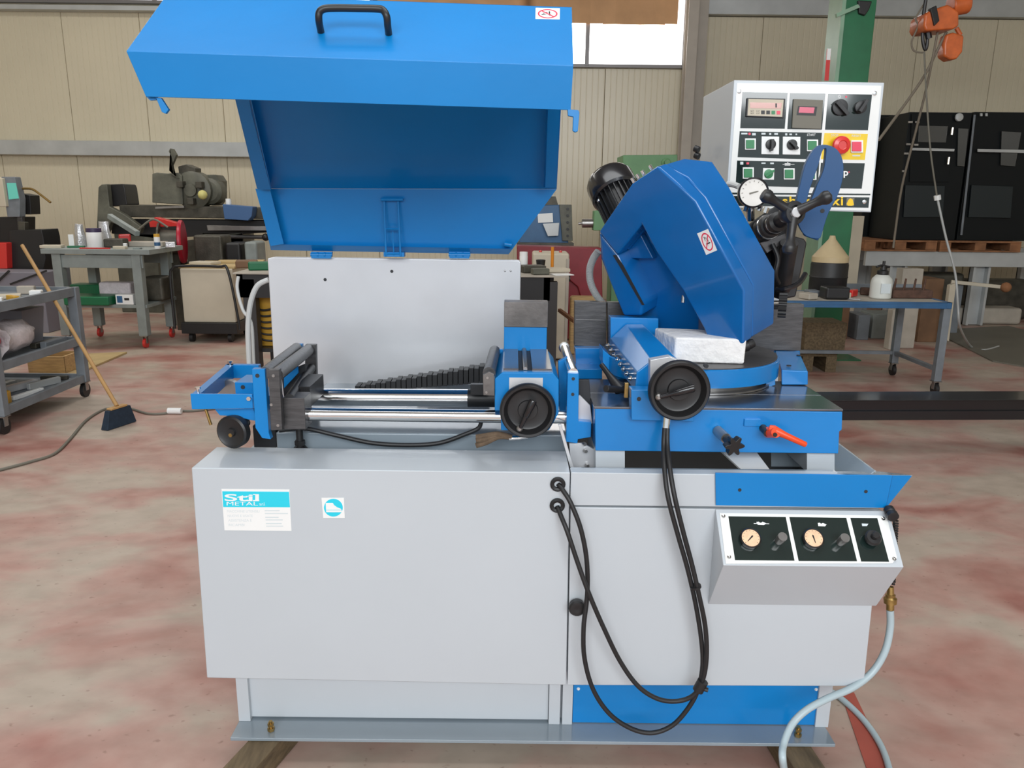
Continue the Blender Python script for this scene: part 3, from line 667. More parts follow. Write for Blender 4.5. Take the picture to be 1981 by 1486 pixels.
for k, path in enumerate((ca, cb)):
    part(MB().tube([P(*q) for q in path], .0062, 12, n=8), 'control_cable', RUBBER, bevel=0)
m = MB(); c = P(1354, 1325, 1.797); c2 = P(1357, 1335, 1.797); m.cyl(P(1360, 1318, 1.795), P(1350, 1336, 1.797), .0145, seg=14); m.cyl(c+Vector((-.012, 0, -.004)), c+Vector((.02, -.008, -.01)), .006, seg=8)
part(m, 'cable_tie', RUBBER, bevel=0)
part(MB().cyl(P(1345, 1133, 1.797), P(1346, 1137, 1.797), .0145, seg=16), 'cable_tie', RUBBER, bevel=0)

# ================================================================== raised hood (part of the machine)
HA = 2.70
def strip(pts0, pts1, th=(0, .003, 0)):
    return MB().prism(list(pts0)+list(pts1)[::-1], th)
# inner back panel: hinge edge -> bend -> towards the top
hl, hr = P(524, 484, HA), P(984, 492, HA)
bl_, br_ = P(497, 365, 2.66), P(1077, 366, 2.66)
Pb = Pl(bl_, (br_-bl_).cross(P(1085, 190, 2.33)-br_))
tl_, tr_ = Pb.at(448, 170), Pb.at(1086, 175)
tl2, tr2 = Pb.at(437, 120), Pb.at(1090, 120)
hood = part(MB().prism([bl_, br_, tr2, tl2], Pb.n*-.003), 'hood', BLUE, bevel=.001)
MB().prism([hl, hr, br_, bl_], (0, .003, 0)).obj('hood_back', BLUE, hood)
# folded flanges
MB().prism([hl, hr, P(990, 482, HA-.03), P(522, 473, HA-.03)], (0, -.002, .001)).obj('hood_flange', BLUE, hood)
nl = Pb.n
fl = MB(); fl.prism([P(524, 476, HA-.04), P(549, 472, HA-.04), P(522, 365, 2.62), P(494, 365, 2.62)], (0, .002, 0)); fl.obj('hood_flange', BLUE, hood)
a0, a1 = Pb.at(499, 365, .04), Pb.at(524, 366, .04)
MB().prism([a0, a1, Pb.at(486, 215, .04), Pb.at(475, 150, .04), Pb.at(448, 150, .04)], nl*.002).obj('hood_flange', BLUE, hood)
MB().prism([Pb.at(524, 366, .04), Pb.at(475, 150, .04), Pb.at(470, 150, .0), Pb.at(520, 366, .0)], (.002, 0, 0)).obj('hood_flange', BLUE, hood)
MB().prism([Pb.at(1055, 362, .035), Pb.at(1076, 362, .035), Pb.at(1085, 150, .035), Pb.at(1062, 150, .035)], nl*.002).obj('hood_flange', BLUE, hood)
MB().prism([Pb.at(1055, 362, .035), Pb.at(1062, 150, .035), Pb.at(1059, 150, .0), Pb.at(1052, 362, .0)], (.002, 0, 0)).obj('hood_flange', BLUE, hood)
# top (outer face with the handle) and front lip
F0, F1 = P(244, 99, 1.85), P(1109, 127, 1.85)
T0, T1 = P(324, -13, 2.10), P(1106, 14, 2.075)
L0, L1 = P(283, 188, 1.862), P(1104, 213, 1.862)
L0 = P(282, 187, 1.862)
TP = Pl(F0, (F1-F0).cross(T1-F1)); T0 = TP.at(324, -13)
lipn = (F1-F0).cross(L1-F1).normalized()
topf = part(MB().prism([F0, F1, T1, T0], TP.n*-.003), 'hood_top', BLUE, bevel=.0012)
part(MB().prism([F0, F1, L1, L0], (0, .003, 0)), 'hood_lip', BLUE, bevel=.0012)
B0, B1 = Pb.at(437, 120), Pb.at(1090, 120)
part(MB().prism([T0, T1, tr2, tl2], (0, .002, -.002)), 'hood_rear', BLUE, bevel=0)
# right end cheek of the upper tunnel
part(MB().prism([F1, T1, tr2, Pb.at(1088, 150), L1], (-.002, 0, 0)), 'hood_cheek', BLUE, bevel=0)
# handle
hp = [TP.at(618, 62, .0), TP.at(618, 20, .045), TP.at(633, 13, .052), TP.at(733, 14, .052), TP.at(748, 22, .045), TP.at(753, 66, .0)]
hp = [TP.at(621, 62, .0), TP.at(617, 40, .034), TP.at(618, 24, .05), TP.at(628, 17, .056), TP.at(650, 15.5, .057), TP.at(690, 16, .057), TP.at(728, 17, .057), TP.at(741, 20, .055), TP.at(748, 32, .047), TP.at(750, 50, .026), TP.at(752, 66, 0)]
hd = MB().tube(hp, .0082, 14).obj('hood_handle', BLACK, topf)
# prohibition sign on the hood
def nosign(pl, cen, w_, h_, ang, parent, seed=1):
    ca_, sa_ = math.cos(ang), math.sin(ang)
    def T(x, y): return (cen[0]+x*ca_-y*sa_, cen[1]+x*sa_+y*ca_)
    decal('warning_sign', pl, [T(-w_, -h_), T(w_, -h_), T(w_, h_), T(-w_, h_)], WHITE, parent, .0003, .0004, label='white sticker with red prohibition ring')
    n_ = 28; rx, ry = w_*.82, h_*.82
    o_ = [pl.at(*T(rx*math.cos(2*PI*k/n_), ry*math.sin(2*PI*k/n_)), .0009) for k in range(n_)]
    i_ = [pl.at(*T(rx*.84*math.cos(2*PI*k/n_), ry*.80*math.sin(2*PI*k/n_)), .0009) for k in range(n_)]
    m_ = MB(); m_.add(o_+i_, [(k, (k+1) % n_, n_+(k+1) % n_, n_+k) for k in range(n_)]); m_.obj('warning_ring', REDP, parent)
    decal('warning_bar', pl, [T(-rx*.72, -ry*.62), T(-rx*.62, -ry*.74), T(rx*.72, ry*.62), T(rx*.62, ry*.74)], REDP, parent, .001, .0002)
    for (x0, y0, x1, y1) in ((-.5, .1, -.1, .25), (-.15, -.3, .3, -.2), (.05, .0, .45, .1), (-.4, -.15, -.2, .0), (.1, -.5, .2, .3)):
        decal('warning_symbol', pl, [T(x0*w_, y0*h_), T(x1*w_, y0*h_+h_*.1), T(x1*w_, y1*h_), T(x0*w_, y1*h_)], BLACK, parent, .0008, .0001)
nosign(TP, (1059.5, 26.5), 23.5, 10.8, .02, topf)
# hooks
part(MB().px([(1098, 211), (1119, 213), (1121, 218), (1118, 254), (1113, 256), (1108, 253), (1109, 226), (1099, 224)], 1.86, .012), 'hood_catch', BLUE, bevel=.001)
part(MB().px([(282, 186), (302, 186), (302, 193), (290, 194)], 1.875, .01), 'hood_catch', BLUE, bevel=0)
part(MB().px([(301, 188), (311, 189), (326, 212), (320, 220), (313, 217)], 1.868, .010), 'hood_catch', BLUE, bevel=.001)
# hinges and prop
for x in (622, 889):
    c = P(x, 493, HA-.012); m = MB(); m.cyl(c+Vector((-.037, 0, 0)), c+Vector((.037, 0, 0)), .0065, seg=12); m.box(c.x-.036, c.x+.036, c.y, c.y+.014, c.z+.004, c.z+.010); m.box(c.x-.034, c.x+.034, c.y-.006, c.y, c.z-.012, c.z)
    for s_ in (-.012, .012): m.cyl(c+Vector((s_-.003, 0, 0)), c+Vector((s_+.003, 0, 0)), .0085, seg=12)
    part(m, 'hood_hinge', BLUE, bevel=0)
m = MB(); yy = HA-.06
for (a, b) in (((743, 390), (747, 496)), ((770, 390), (775, 496))): m.tube([P(*a, HA-.05), P(*b, HA-.05)], .0035, 8, n=1)
for y in (443, 491): m.tube([P(744, y, HA-.05), P(773, y, HA-.05)], .003, 8, n=1)
m.tube([P(737, 386, HA-.05), P(780, 386, HA-.05)], .0055, 10, n=1)
m.tube([P(760, 448, HA-.05), P(762, 494, HA-.05)], .002, 6, n=1)
part(m, 'hood_prop', BLUE, bevel=0)
part(MB().bpx(752, 405, 766, 421, HA-.02, .015), 'prop_bracket', BLUE, bevel=0)
part(MB().bpx(742, 488, 782, 497, HA-.05, .03), 'prop_bracket', BLUE, bevel=.001)
part(MB().cyl(P(976, 472, HA-.03), P(990, 474, HA-.03), .009, seg=12), 'hood_stop', BLUE, bevel=0)

# ================================================================== saw head
D = Vector((.125, .12, .045)); HP0 = P(1438, 666, 2.10); HF = Pl(HP0, D); HB = Pl(HP0+D, D); HM = Pl(HP0+D*.5, D)
fr = [(1222, 356), (1272, 321), (1310, 355), (1346, 389), (1440, 562), (1438, 666), (1375, 670), (1361, 636), (1320, 562), (1269, 488), (1241, 435), (1194, 494), (1158, 449)]
bk = [(1272, 335), (1326, 307), (1379, 312), (1412, 362), (1500, 523), (1498, 627), (1440, 640), (1425, 610), (1384, 530), (1335, 460), (1305, 410), (1258, 465), (1200, 440)]
fa = [HF.at(*q) for q in fr]; bb2 = [HB.at(*q) for q in bk]
cen = sum(fa, Vector())/len(fa)
def mixl(t, k=1.0): return [a_.lerp(b_, t) for a_, b_ in zip(fa, bb2)]
f28 = [a_+D*.27 for a_ in fa]
hc = part(MB().loft(fa, [a_.lerp(b_, .5) for a_, b_ in zip(f28, mixl(.27))]), 'head_cover', BLUE2, bevel=.007, seg=3)
r30 = [q.lerp(cen+D*.3, .008) for q in mixl(.285)]
part(MB().loft(r30, bb2), 'head_rear_cover', BLUE2, bevel=.007, seg=3)
nosign(HF, (1368, 468), 22.5, 11.5, math.radians(67), hc)
# raised pressing on the top rear, seam along the edge
# backing plate inside the throat and the left wheel guard
bpoly = [(1160, 452), (1241, 435), (1262, 470), (1300, 500), (1345, 560), (1352, 600), (1350, 650), (1240, 640), (1206, 600), (1180, 545), (1163, 500)]
part(MB().prism([HM.at(*q) for q in bpoly], D*.45), 'head_backplate', BLUE2, bevel=.003)
lg = [(1158, 449), (1194, 494), (1202, 512), (1243, 588), (1240, 612), (1205, 612), (1178, 545), (1163, 500)]
part(MB().prism([HF.at(*q, .0-.01) for q in lg], D*.8), 'wheel_guard', BLUE2, bevel=.010, seg=3)
# blade slit
part(MB().prism([HF.at(*q, -.009) for q in ((1186, 494), (1192, 493), (1206, 513), (1247, 590), (1242, 590), (1200, 517))], D*-.005), 'blade_slit', DARK, bevel=0)
part(MB().prism([HM.at(*q, .004) for q in ((1196, 492), (1200, 496), (1272, 497), (1240, 436))], D*-.12), 'throat_shoulder', BLUE2, bevel=.004)
# blade guide arm near the vise: bright screw and bracket
c = P(1322, 585, 2.33); part(MB().cyl(c, P(1323, 566, 2.33), .007, seg=10), 'guide_screw', CHROME, bevel=0)
part(MB().bpx(1328, 586, 1342, 600, 2.40, .03), 'guide_bracket', BLUE2)
# brush under the cover
part(MB().lathe(P(1445, 668, 2.14), Vector((1, .2, .35)), [(.016, -.012), (.017, .0), (.014, .002), (.014, .01), (.012, .02), (0, .021)], 16), 'chip_brush', RUBBER, bevel=0)
# motor behind the head
a = P(1176, 345, 2.62); b = P(1215, 425, 2.50); ax = (b-a)
mo = part(MB().lathe(a, ax, [(0, -.004), (.060, -.004), (.072, .004), (.079, .018), (.080, .075), (.074, .082), (.060, .082)], 36), 'motor_fan_cover', BLACKG, bevel=0)
m = MB(); axn = ax.normalized(); _, u, v = m.frame(ax)
m.cyl(a+axn*.08, a+axn*.26, .058, seg=24)
for k in range(26):
    an = 2*PI*k/26; d_ = u*math.cos(an)+v*math.sin(an); s_ = u*-math.sin(an)+v*math.cos(an)
    A_ = [a+axn*.082+d_*.055+s_*.002, a+axn*.082+d_*.072+s_*.0015, a+axn*.082+d_*.072-s_*.0015, a+axn*.082+d_*.055-s_*.002]
    m.prism(A_, axn*.17)
part(m, 'motor_body', BLACK, bevel=0)
c = P(1158, 388, 2.47); MB().sph(c, .005, 10).obj('screw', CHROME, mo)
for t in (.1, .3, .5, .8):
    q = P(1222, 356, 2.34).lerp(P(1272, 321, 2.28), t); MB().cyl(q, q+Vector((-.008, 0, .012)), .005, seg=8).obj('cover_screw', CHROME, hc)
# corrugated hose
hpth = catmull([P(1158, 486, 2.55), P(1148, 500, 2.56), P(1141, 522, 2.57), P(1143, 548, 2.57), P(1154, 572, 2.57), P(1170, 592, 2.57), P(1180, 610, 2.57)], 14)
m = MB()
for i in range(len(hpth)-1):
    a_, b_ = hpth[i], hpth[i+1]; L = (b_-a_).length
    m.lathe(a_, b_-a_, [(.0105, 0), (.0125, L*.4), (.0105, L*1.02)], 12)
part(m, 'corrugated_hose', SMOKEH, bevel=0)
# --- right side mechanism
m = MB()
m.loft([P(*q, 2.36) for q in ((1440, 440), (1470, 418), (1510, 392), (1530, 440), (1520, 462), (1478, 482))], [P(*q, 2.46) for q in ((1440, 440), (1470, 418), (1510, 392), (1530, 440), (1520, 462), (1478, 482))])
part(m, 'feed_arm', BLACK, bevel=.003)
part(MB().prism([P(*q, 2.35) for q in ((1470, 470), (1520, 452), (1522, 466), (1484, 490))], (0, .02, 0)), 'feed_arm_plate', DSTEEL)
a = P(1484, 441, 2.33); b = P(1534, 414, 2.18)
part(MB().lathe(a, b-a, [(.036, -.02), (.036, .0), (.034, .004), (.034, .03), (.029, .034), (.029, .075), (.020, .08), (.020, .13)], 30), 'feed_cylinder', BLACK, bevel=0)
part(MB().lathe(a, b-a, [(.0365, .006), (.0375, .009), (.0365, .012)], 30), 'cylinder_ring', CHROME, bevel=0)
part(MB().lathe(a, b-a, [(.0296, .05), (.0302, .052), (.0296, .054)], 30), 'cylinder_ring', CHROME, bevel=0)
h0 = P(1535, 412, 2.14); hn = Vector((.25, -1, .12)).normalized()
hub = part(MB().lathe(h0, hn, [(.024, -.035), (.031, -.012), (.032, .006), (.029, .012), (.020, .013), (.018, .006), (0, .006)], 28), 'tri_handle', BLACK, bevel=0, label='black three-armed handle')
MB().lathe(h0, hn, [(.0145, .004), (.014, .015), (.012, .017), (0, .0175)], 20).obj('hub_cap', GALV, hub)
for q, Y in (((1479, 377), 2.13), ((1603, 380), 2.11), ((1526, 487), 2.12)):
    e = P(*q, Y); d_ = e-h0; L = d_.length; MB().lathe(h0+d_.normalized()*.014, d_, [(.0155, 0), (.013, L*.2), (.0115, L*.45), (.0135, L*.62), (.018, L*.72), (.0190, L*.80), (.015, L*.90), (0, L*.95)], 20).obj('handle_arm', BLACK, hub)
# gauge behind the handle
c = P(1457, 373, 2.33); gn = Vector((-.1, -1, .1)).normalized()
g = part(MB().lathe(c, gn, [(.036, -.025), (.042, -.02), (.042, 0), (.044, .002), (.044, .006), (.040, .008), (.039, .004), (0, .004)], 36), 'hydraulic_gauge', BLACKG, bevel=0)
MB().cyl(c+gn*.0035, c+gn*.0052, .0385, seg=36).obj('dial', DIALW, g)
d_ = Vector((1, 0, .28)).normalized(); s_ = gn.cross(d_); o_ = c+gn*.0056
MB().prism([o_-d_*.012-s_*.0025, o_-d_*.012+s_*.0025, o_+d_*.008+s_*.002, o_+d_*.032, o_+d_*.008-s_*.002], gn*.0006).obj('needle', CABG, g)
for k in range(13):
    an = math.radians(-50+k*23.3); e = Vector((math.cos(an), 0, math.sin(an))); t_ = Vector((-e.z, 0, e.x))
    MB().prism([c+gn*.0053+e*.030-t_*.0006, c+gn*.0053+e*.0345-t_*.0006, c+gn*.0053+e*.0345+t_*.0006, c+gn*.0053+e*.030+t_*.0006], gn*.0002).obj('dial_mark', CABG, g)
part(MB().cyl(c+Vector((0, .02, -.03)), P(1452, 425, 2.37), .012, seg=12), 'gauge_stem', CHROME, bevel=0)
for q in ((1441, 409), (1468, 408), (1480, 412)):
    part(MB().cyl(P(*q, 2.34), P(*q, 2.34)+Vector((.004, 0, .016)), .008, seg=6), 'pipe_nut', CHROME, bevel=0)
part(MB().tube([P(1408, 356, 2.5), P(1418, 357, 2.48), P(1430, 361, 2.45)], .009, 10), 'pale_tube', SMOKEH, bevel=0)
# blue loop handle
HG = Pl(P(1590, 360, 2.25), (-.25, -1, -.05))
og = [(1540, 392), (1554, 332), (1562, 310), (1572, 293), (1584, 282), (1596, 280), (1609, 283), (1620, 290), (1628, 303), (1632, 324), (1629, 352), (1619, 382), (1604, 410), (1596, 432), (1590, 452), (1584, 462), (1560, 457), (1547, 440), (1541, 418)]
ig = [(1560, 392), (1566, 368), (1574, 345), (1583, 320), (1588, 300), (1593, 289), (1598, 288), (1597, 305), (1594, 325), (1588, 342), (1581, 357), (1577, 368), (1572, 380), (1566, 395), (1563, 400), (1562, 402), (1561, 402), (1560, 400), (1559, 397)]
o1 = [HG.at(*q) for q in catmull([(x, y, 0) for x, y in og+og[:1]], 3)[:-1] for q in [(q[0], q[1])]]
i1 = [HG.at(*q) for q in catmull([(x, y, 0) for x, y in ig+ig[:1]], 3)[:-1] for q in [(q[0], q[1])]]
dv = HG.n*-.045; n_ = len(o1)
m = MB(); m.add(o1+i1+[q+dv for q in o1]+[q+dv for q in i1], [(k, (k+1) % n_, n_+(k+1) % n_, n_+k) for k in range(n_)]+[(2*n_+k, 3*n_+k, 3*n_+(k+1) % n_, 2*n_+(k+1) % n_) for k in range(n_)]+[(k, 2*n_+k, 2*n_+(k+1) % n_, (k+1) % n_) for k in range(n_)]+[(n_+k, n_+(k+1) % n_, 3*n_+(k+1) % n_, 3*n_+k) for k in range(n_)])
gh = part(m, 'grip_handle', HANDLEB, bevel=.009, ang=60, seg=4, label='blue plastic loop handle')
MB().prism([HG.at(*q, -.006) for q in ((1560, 425), (1602, 412), (1590, 446), (1583, 466), (1556, 457), (1552, 440))], HG.n*-.04).obj('grip_base', HANDLEB, gh, bevel=.003)
c = HG.at(1591, 408, .0); MB().cyl(c, c+HG.n*.001, .006, seg=12).obj('screw_hole', DARK, gh)
for a, b in (((1627, 312), (1629, 318)), ((1600, 283), (1606, 284))):
    pass
# dark body below the handles
m = MB(); m.px([(1500, 470), (1530, 455), (1556, 462), (1562, 470), (1552, 520), (1540, 575), (1505, 580), (1500, 540)], 2.42, .10)
part(m, 'pivot_casting', BLACK, bevel=.006)
part(MB().cyl(P(1527, 470, 2.33), P(1512, 560, 2.42), .026, seg=20), 'hydraulic_cylinder', BLACK, bevel=0)
part(MB().tube([P(1502, 560, 2.36), P(1522, 558, 2.34), P(1545, 548, 2.35), P(1558, 530, 2.38)], .008, 10), 'black_hose', BLACKG, bevel=0)
part(MB().tube([P(1494, 472, 2.34), P(1505, 500, 2.33), P(1500, 530, 2.33), P(1506, 548, 2.36)], .007, 10), 'black_hose', RUBBER, bevel=0)
m = MB(); c = P(1514, 590, 2.36); A = []
for k in range(16):
    an = 2*PI*k/16; A.append(.034 if k % 2 else .029)
R0 = [Vector((math.cos(2*PI*k/64)*(.030+.004*(1 if (k//2) % 2 else 0)), 0, math.sin(2*PI*k/64)*(.030+.004*(1 if (k//2) % 2 else 0)))) for k in range(64)]
axk = Vector((1, -.35, 0)).normalized(); _, u, v = m.frame(axk)
m.loft([c+u*q.x*1.15+v*q.z*1.15-axk*.012 for q in R0], [c+u*q.x*1.15+v*q.z*1.15+axk*.012 for q in R0])
part(m, 'adjusting_knob', RUBBER, bevel=0)
part(MB().cyl(P(1470, 590, 2.45), c, .014, seg=14), 'knob_shaft', STEEL, bevel=0)
part(MB().bpx(1440, 470, 1500, 600, 2.46, .10), 'pivot_casting', BLACK, bevel=.004)

# ================================================================== control box
YK = 2.70
KP = Pl((0, YK, 0), (0, -1, 0))
kb = part(MB().loft([P(*q, YK) for q in ((1420, 155), (1711, 160), (1685, 411), (1404, 402))], [P(*q, YK)+Vector((0, .42, 0)) for q in ((1420, 155), (1711, 160), (1685, 411), (1404, 402))]), 'control_box', GREY, bevel=.002)
part(MB().box(P(1520, 400, 2.85).x-.03, P(1520, 400, 2.85).x+.03, 2.85, 2.91, .78, P(1500, 400, 2.88).z), 'control_box_post', GREY)
def kd(poly, mt, off=.0, th=.0006, name='control_panel', parent=kb, **k): return decal(name, KP, poly, mt, parent, off, th, **k)
kd([(1426, 161), (1705, 166), (1683, 408), (1408, 401)], WHITEG, .0002, .0015)
def kq(x, y): return (x, y)
fields = [[(1436, 178), (1524, 179.5), (1518, 249), (1432, 248)], [(1528, 180), (1597, 181), (1590, 251), (1523, 250)], [(1602, 181.5), (1687, 183), (1679, 252), (1596, 251)],
          [(1431, 254), (1590, 257), (1586, 309), (1427, 304)], [(1426, 310.5), (1585, 314), (1582, 363), (1423, 359)], [(1588, 315), (1673, 316), (1667, 365), (1584, 364)],
          [(1415, 372.5), (1684, 375), (1683.5, 378), (1414.5, 376)], [(1412, 379), (1682, 382), (1680, 402), (1410, 398)]]
for fpoly in fields: kd(fpoly, PANELD, .0018, .0003, name='dark_field')
kd([(1595, 257.5), (1679, 259), (1673, 309.5), (1588, 308)], YELLOW, .0018, .0004, name='yellow_field')
# counter display
dsp = MB().prism([KP.at(*q, .001) for q in ((1444, 190), (1518, 191.5), (1515, 229), (1442, 226))], KP.n*.008).obj('counter_display', BLACK, kb, bevel=.0015)
kd([(1448, 191.5), (1516, 193), (1513, 226), (1446, 223.5)], CREAMP, .0091, .0005, name='display_face')
kd([(1451, 198), (1513, 199.5), (1511, 210.5), (1451, 209)], LCDR, .0097, .0004, name='display_window')
for k in range(6):
    x = 1454+k*10; mt = [CREAMD, CREAMD, BLACK, BLACK, GREEN, REDP][k]
    if k < 2:
        for yy in (213.5, 218): text('CUT' if k else 'SET', KP, (x-2+k, yy, x+5+k, yy+2.6), BLACK, kb, off=.0101, th=.0002)
    else: kd(rect(x-1.5, 213.5+k*.2, x+5.5, 220.5+k*.2), mt, .0097, .0008, name='display_key')
kd([(1500, 200), (1503, 200), (1503, 208), (1500, 208)], BLACK, .0101, .0002, name='digit')
# speed display
MB().prism([KP.at(*q, .001) for q in ((1534, 192), (1591, 194), (1587, 250), (1531, 248))], KP.n*.007).obj('speed_display', CABG, kb, bevel=.0015)
kd([(1544, 205), (1581, 206.5), (1578, 224), (1541, 222.5)], BLACK, .0081, .0004, name='display_window')
kd([(1547, 207), (1576, 208), (1574, 219), (1545, 218)], DIGIT, .0085, .0002, name='digit')
def rotary(x, y, r, ang, mt=BLACK, h=.02, name='rotary_switch'):
    c_ = KP.at(x, y, .002); o_ = MB().lathe(c_, KP.n, [(r, 0), (r*.97, h*.4), (r*.6, h*.45), (0, h*.45)], 24)
    d_ = Vector((math.cos(ang), 0, math.sin(ang))); s_ = Vector((-d_.z, 0, d_.x))
    o_.prism([c_-d_*r*.9-s_*r*.28, c_-d_*r*.9+s_*r*.28, c_+d_*r*1.25+s_*r*.22, c_+d_*r*1.25-s_*r*.22], KP.n*h)
    return o_.obj(name, mt, kb, bevel=.0008)
rotary(1624, 208, .026, math.radians(-45), h=.022); rotary(1663, 208, .020, math.radians(60), h=.03)
text('0', KP, (1622, 183.5, 1626, 190), WHITE, kb, off=.0022); kd(circ(1637, 187.5, 2), REDP, .0022, .0002, name='mark')
kd([(1621, 192), (1627, 192), (1624, 197)], WHITE, .0022, .0002, name='mark')
def pbut(x, y, mt, w_=9.5, name='push_button'):
    o_ = MB().prism([KP.at(x+a_*w_*1.1, y+b_*w_*1.15, .002) for a_, b_ in ((-1, -1), (1, -1), (1, 1), (-1, 1))], KP.n*.006).obj('button_bezel', WHITE, kb, bevel=.001)
    MB().prism([KP.at(x+a_*w_*.85, y+b_*w_*.88, .008) for a_, b_ in ((-1, -1), (1, -1), (1, 1), (-1, 1))], KP.n*.004).obj(name, mt, kb, bevel=.001)
pbut(1451, 279, GREEN); pbut(1571, 281.5, GREEN, 9.8); pbut(1447, 335, GREEN, 9.6); pbut(1526, 336.5, GREEN); pbut(1568, 337.5, GREEN)
pbut(1657, 283.5, REDP, 10.5)
for x, y, an in ((1490, 281, -88), (1531, 281.5, -42)):
    kd([(x-17, y-17), (x+17, y-16.5), (x+16.5, y+18), (x-17.5, y+17.5)], WHITE, .002, .003, name='switch_plate', bevel=.001)
    rotary(x, y-1.5, .017, math.radians(an), h=.026)
kd([(1476, 325), (1498, 325.5), (1497, 348), (1475, 347.5)], WHITE, .002, .002, name='switch_plate', bevel=.001)
rotary(1486.5, 336.5, .0155, math.radians(35), mt=GREEN, h=.012)
c = KP.at(1622, 282, .002)
MB().lathe(c, KP.n, [(.013, 0), (.014, .012), (.026, .016), (.030, .024), (.027, .032), (.015, .036), (.013, .034), (0, .034)], 28).obj('emergency_stop', RED, kb, label='red mushroom stop button')
text('START', KP, (1561, 258.5, 1578, 263), WHITE, kb, off=.0024, shear=.2)
text('STOP', KP, (1608, 259.5, 1622, 264), FAINT, kb, off=.0026); text('RESET', KP, (1648, 260.5, 1666, 265), FAINT, kb, off=.0026)
for (x0, y0, x1, y1, mt) in ((1434, 257, 1446, 260, FAINT), (1455, 257.5, 1462, 262, FAINT), (1473, 257, 1481, 260.5, FAINT), (1488, 257.5, 1492, 261, FAINT), (1498, 257.5, 1505, 261, FAINT), (1519, 258, 1523, 262, FAINT), (1527, 258.5, 1532, 261.5, FAINT), (1539, 258.5, 1542, 261.5, FAINT),
                            (1432, 313, 1438, 318.5, FAINT), (1444, 314, 1449, 318, REDP), (1473, 314.5, 1481, 317, FAINT), (1490, 314.5, 1497, 317.5, FAINT), (1514, 317.6, 1537, 318.4, WHITE), (1518, 316, 1529, 320.2, WHITE), (1523, 314, 1525, 316.5, WHITE), (1649, 300, 1664, 302.5, FAINT)):
    kd(rect(x0, y0, x1, y1), mt, .0024, .0002, name='symbol')
kd(circ(1450, 259, 2.6), REDP, .0026, .0002, name='symbol')
text('p', KP, (1632, 331, 1641, 344), WHITE, kb, off=.0024, bold=.02); kd(circ(1642.5, 333, 1.4), REDP, .0024, .0002, name='symbol')
text('shark sxi', KP, (1513.5, 379.5, 1631, 397.5), YTEXT, kb, bold=.02, off=.0026, sp=1.12)
kd([(1638, 382.5), (1653, 383), (1651.5, 399), (1636.5, 398)], CABG, .0022, .0002, name='logo_square')
kd([(1645, 383.5), (1649.5, 386), (1652, 396.5), (1648, 398), (1640, 398), (1637.5, 395), (1641, 387)], YTEXT, .0026, .0003, name='logo')
for x, y in ((1430, 177), (1692, 180.5), (1672, 390.5)):
    c = KP.at(x, y, .002); MB().lathe(c, KP.n, [(.0075, 0), (.007, .002), (.004, .003), (0, .0025)], 16).obj('panel_screw', CHROME, kb)
part(MB().cyl(P(1344, 287, 3.0), P(1352, 290, 2.99), .012, seg=12), 'cable_gland', BLACK, bevel=0)
part(MB().cyl(P(1345, 300, 3.0), P(1352, 303, 2.99), .012, seg=12), 'cable_gland', BLACK, bevel=0)

# ================================================================== loose things on and round the machine
blkc = MB(); zt_b = zd+.0035
def zp(q, z): return PZ(q[0], q[1], z)
f0 = zp((1303, 701), zt_b); f1 = zp((1440, 705), zt_b)
dpt = Vector((-.02, .16, 0))
zh = P(1370, 662, f1.y).z
A = [f0, f1, f1+Vector((-.012, .15, 0)), f0+Vector((-.028, .17, 0))]
zh = P(1309, 653, f0.y).z
bmv = MB(); nx = 7
m = MB().loft(A, [q+Vector((.002, .0, zh-zt_b)) for q in A])
o = m.obj('plaster_block', FOAM, None, bevel=.006, seg=3)
tag(o, 'rough white block lying on the round saw turntable', 'block')
br_r = thing('paint_brush', P(960, 850, 1.97), 'dirty round brush with metal ferrule hanging below left handwheel', 'brush')
a = P(1022, 846, 1.99); b = P(985, 848, 1.99)
MB().lathe(b, a-b, [(.007, 0), (.007, .03), (.005, .034), (.004, .05), (0, .052)], 14).obj('ferrule', CHROME, br_r)
for (y0, y1, yt_) in ((842, 849, 852), (845, 856, 862), (840, 843, 846)):
    m = MB().tube([P(990, 846, 1.99), P(965, y0, 1.99), P(940, y1, 1.985), P(921, yt_, 1.985)], .0075, 10); m.obj('bristles', BRISTLE, br_r)
# air hose from the regulator
ah = thing('air_hose', P(1724, 1120, 1.9), 'pale grey blue air hose looping down beside the machine right side', 'hose')
hs_pts = [(1722, 1180, 1.88), (1722, 1215, 1.88), (1712, 1260, 1.87), (1688, 1300, 1.86), (1650, 1330, 1.84), (1600, 1352, 1.82), (1560, 1374, 1.80), (1532, 1402, 1.78), (1516, 1440, 1.74)]
pts = [P(*q) for q in hs_pts]
pts += [P(1514, 1468, 1.70), PZ(1520, 1500, .095), PZ(1535, 1530, .088), PZ(1590, 1560, .03), PZ(1680, 1560, .010), PZ(1722, 1520, .010), PZ(1718, 1480, .010), PZ(1700, 1435, .010), PZ(1668, 1390, .010), PZ(1628, 1352, .010), PZ(1600, 1335, .010), PZ(1540, 1315, .010)]
MB().tube(pts, .0095, 12, n=8).obj('hose_line', AIRH, ah)
MB().lathe(P(1722, 1180, 1.88), P(1723, 1130, 1.89)-P(1722, 1180, 1.88), [(.010, 0), (.010, .016), (.016, .018), (.017, .032), (.012, .036), (.013, .042), (.009, .044), (.008, .064), (0, .066)], 12).obj('hose_coupling', BRASS, ah)
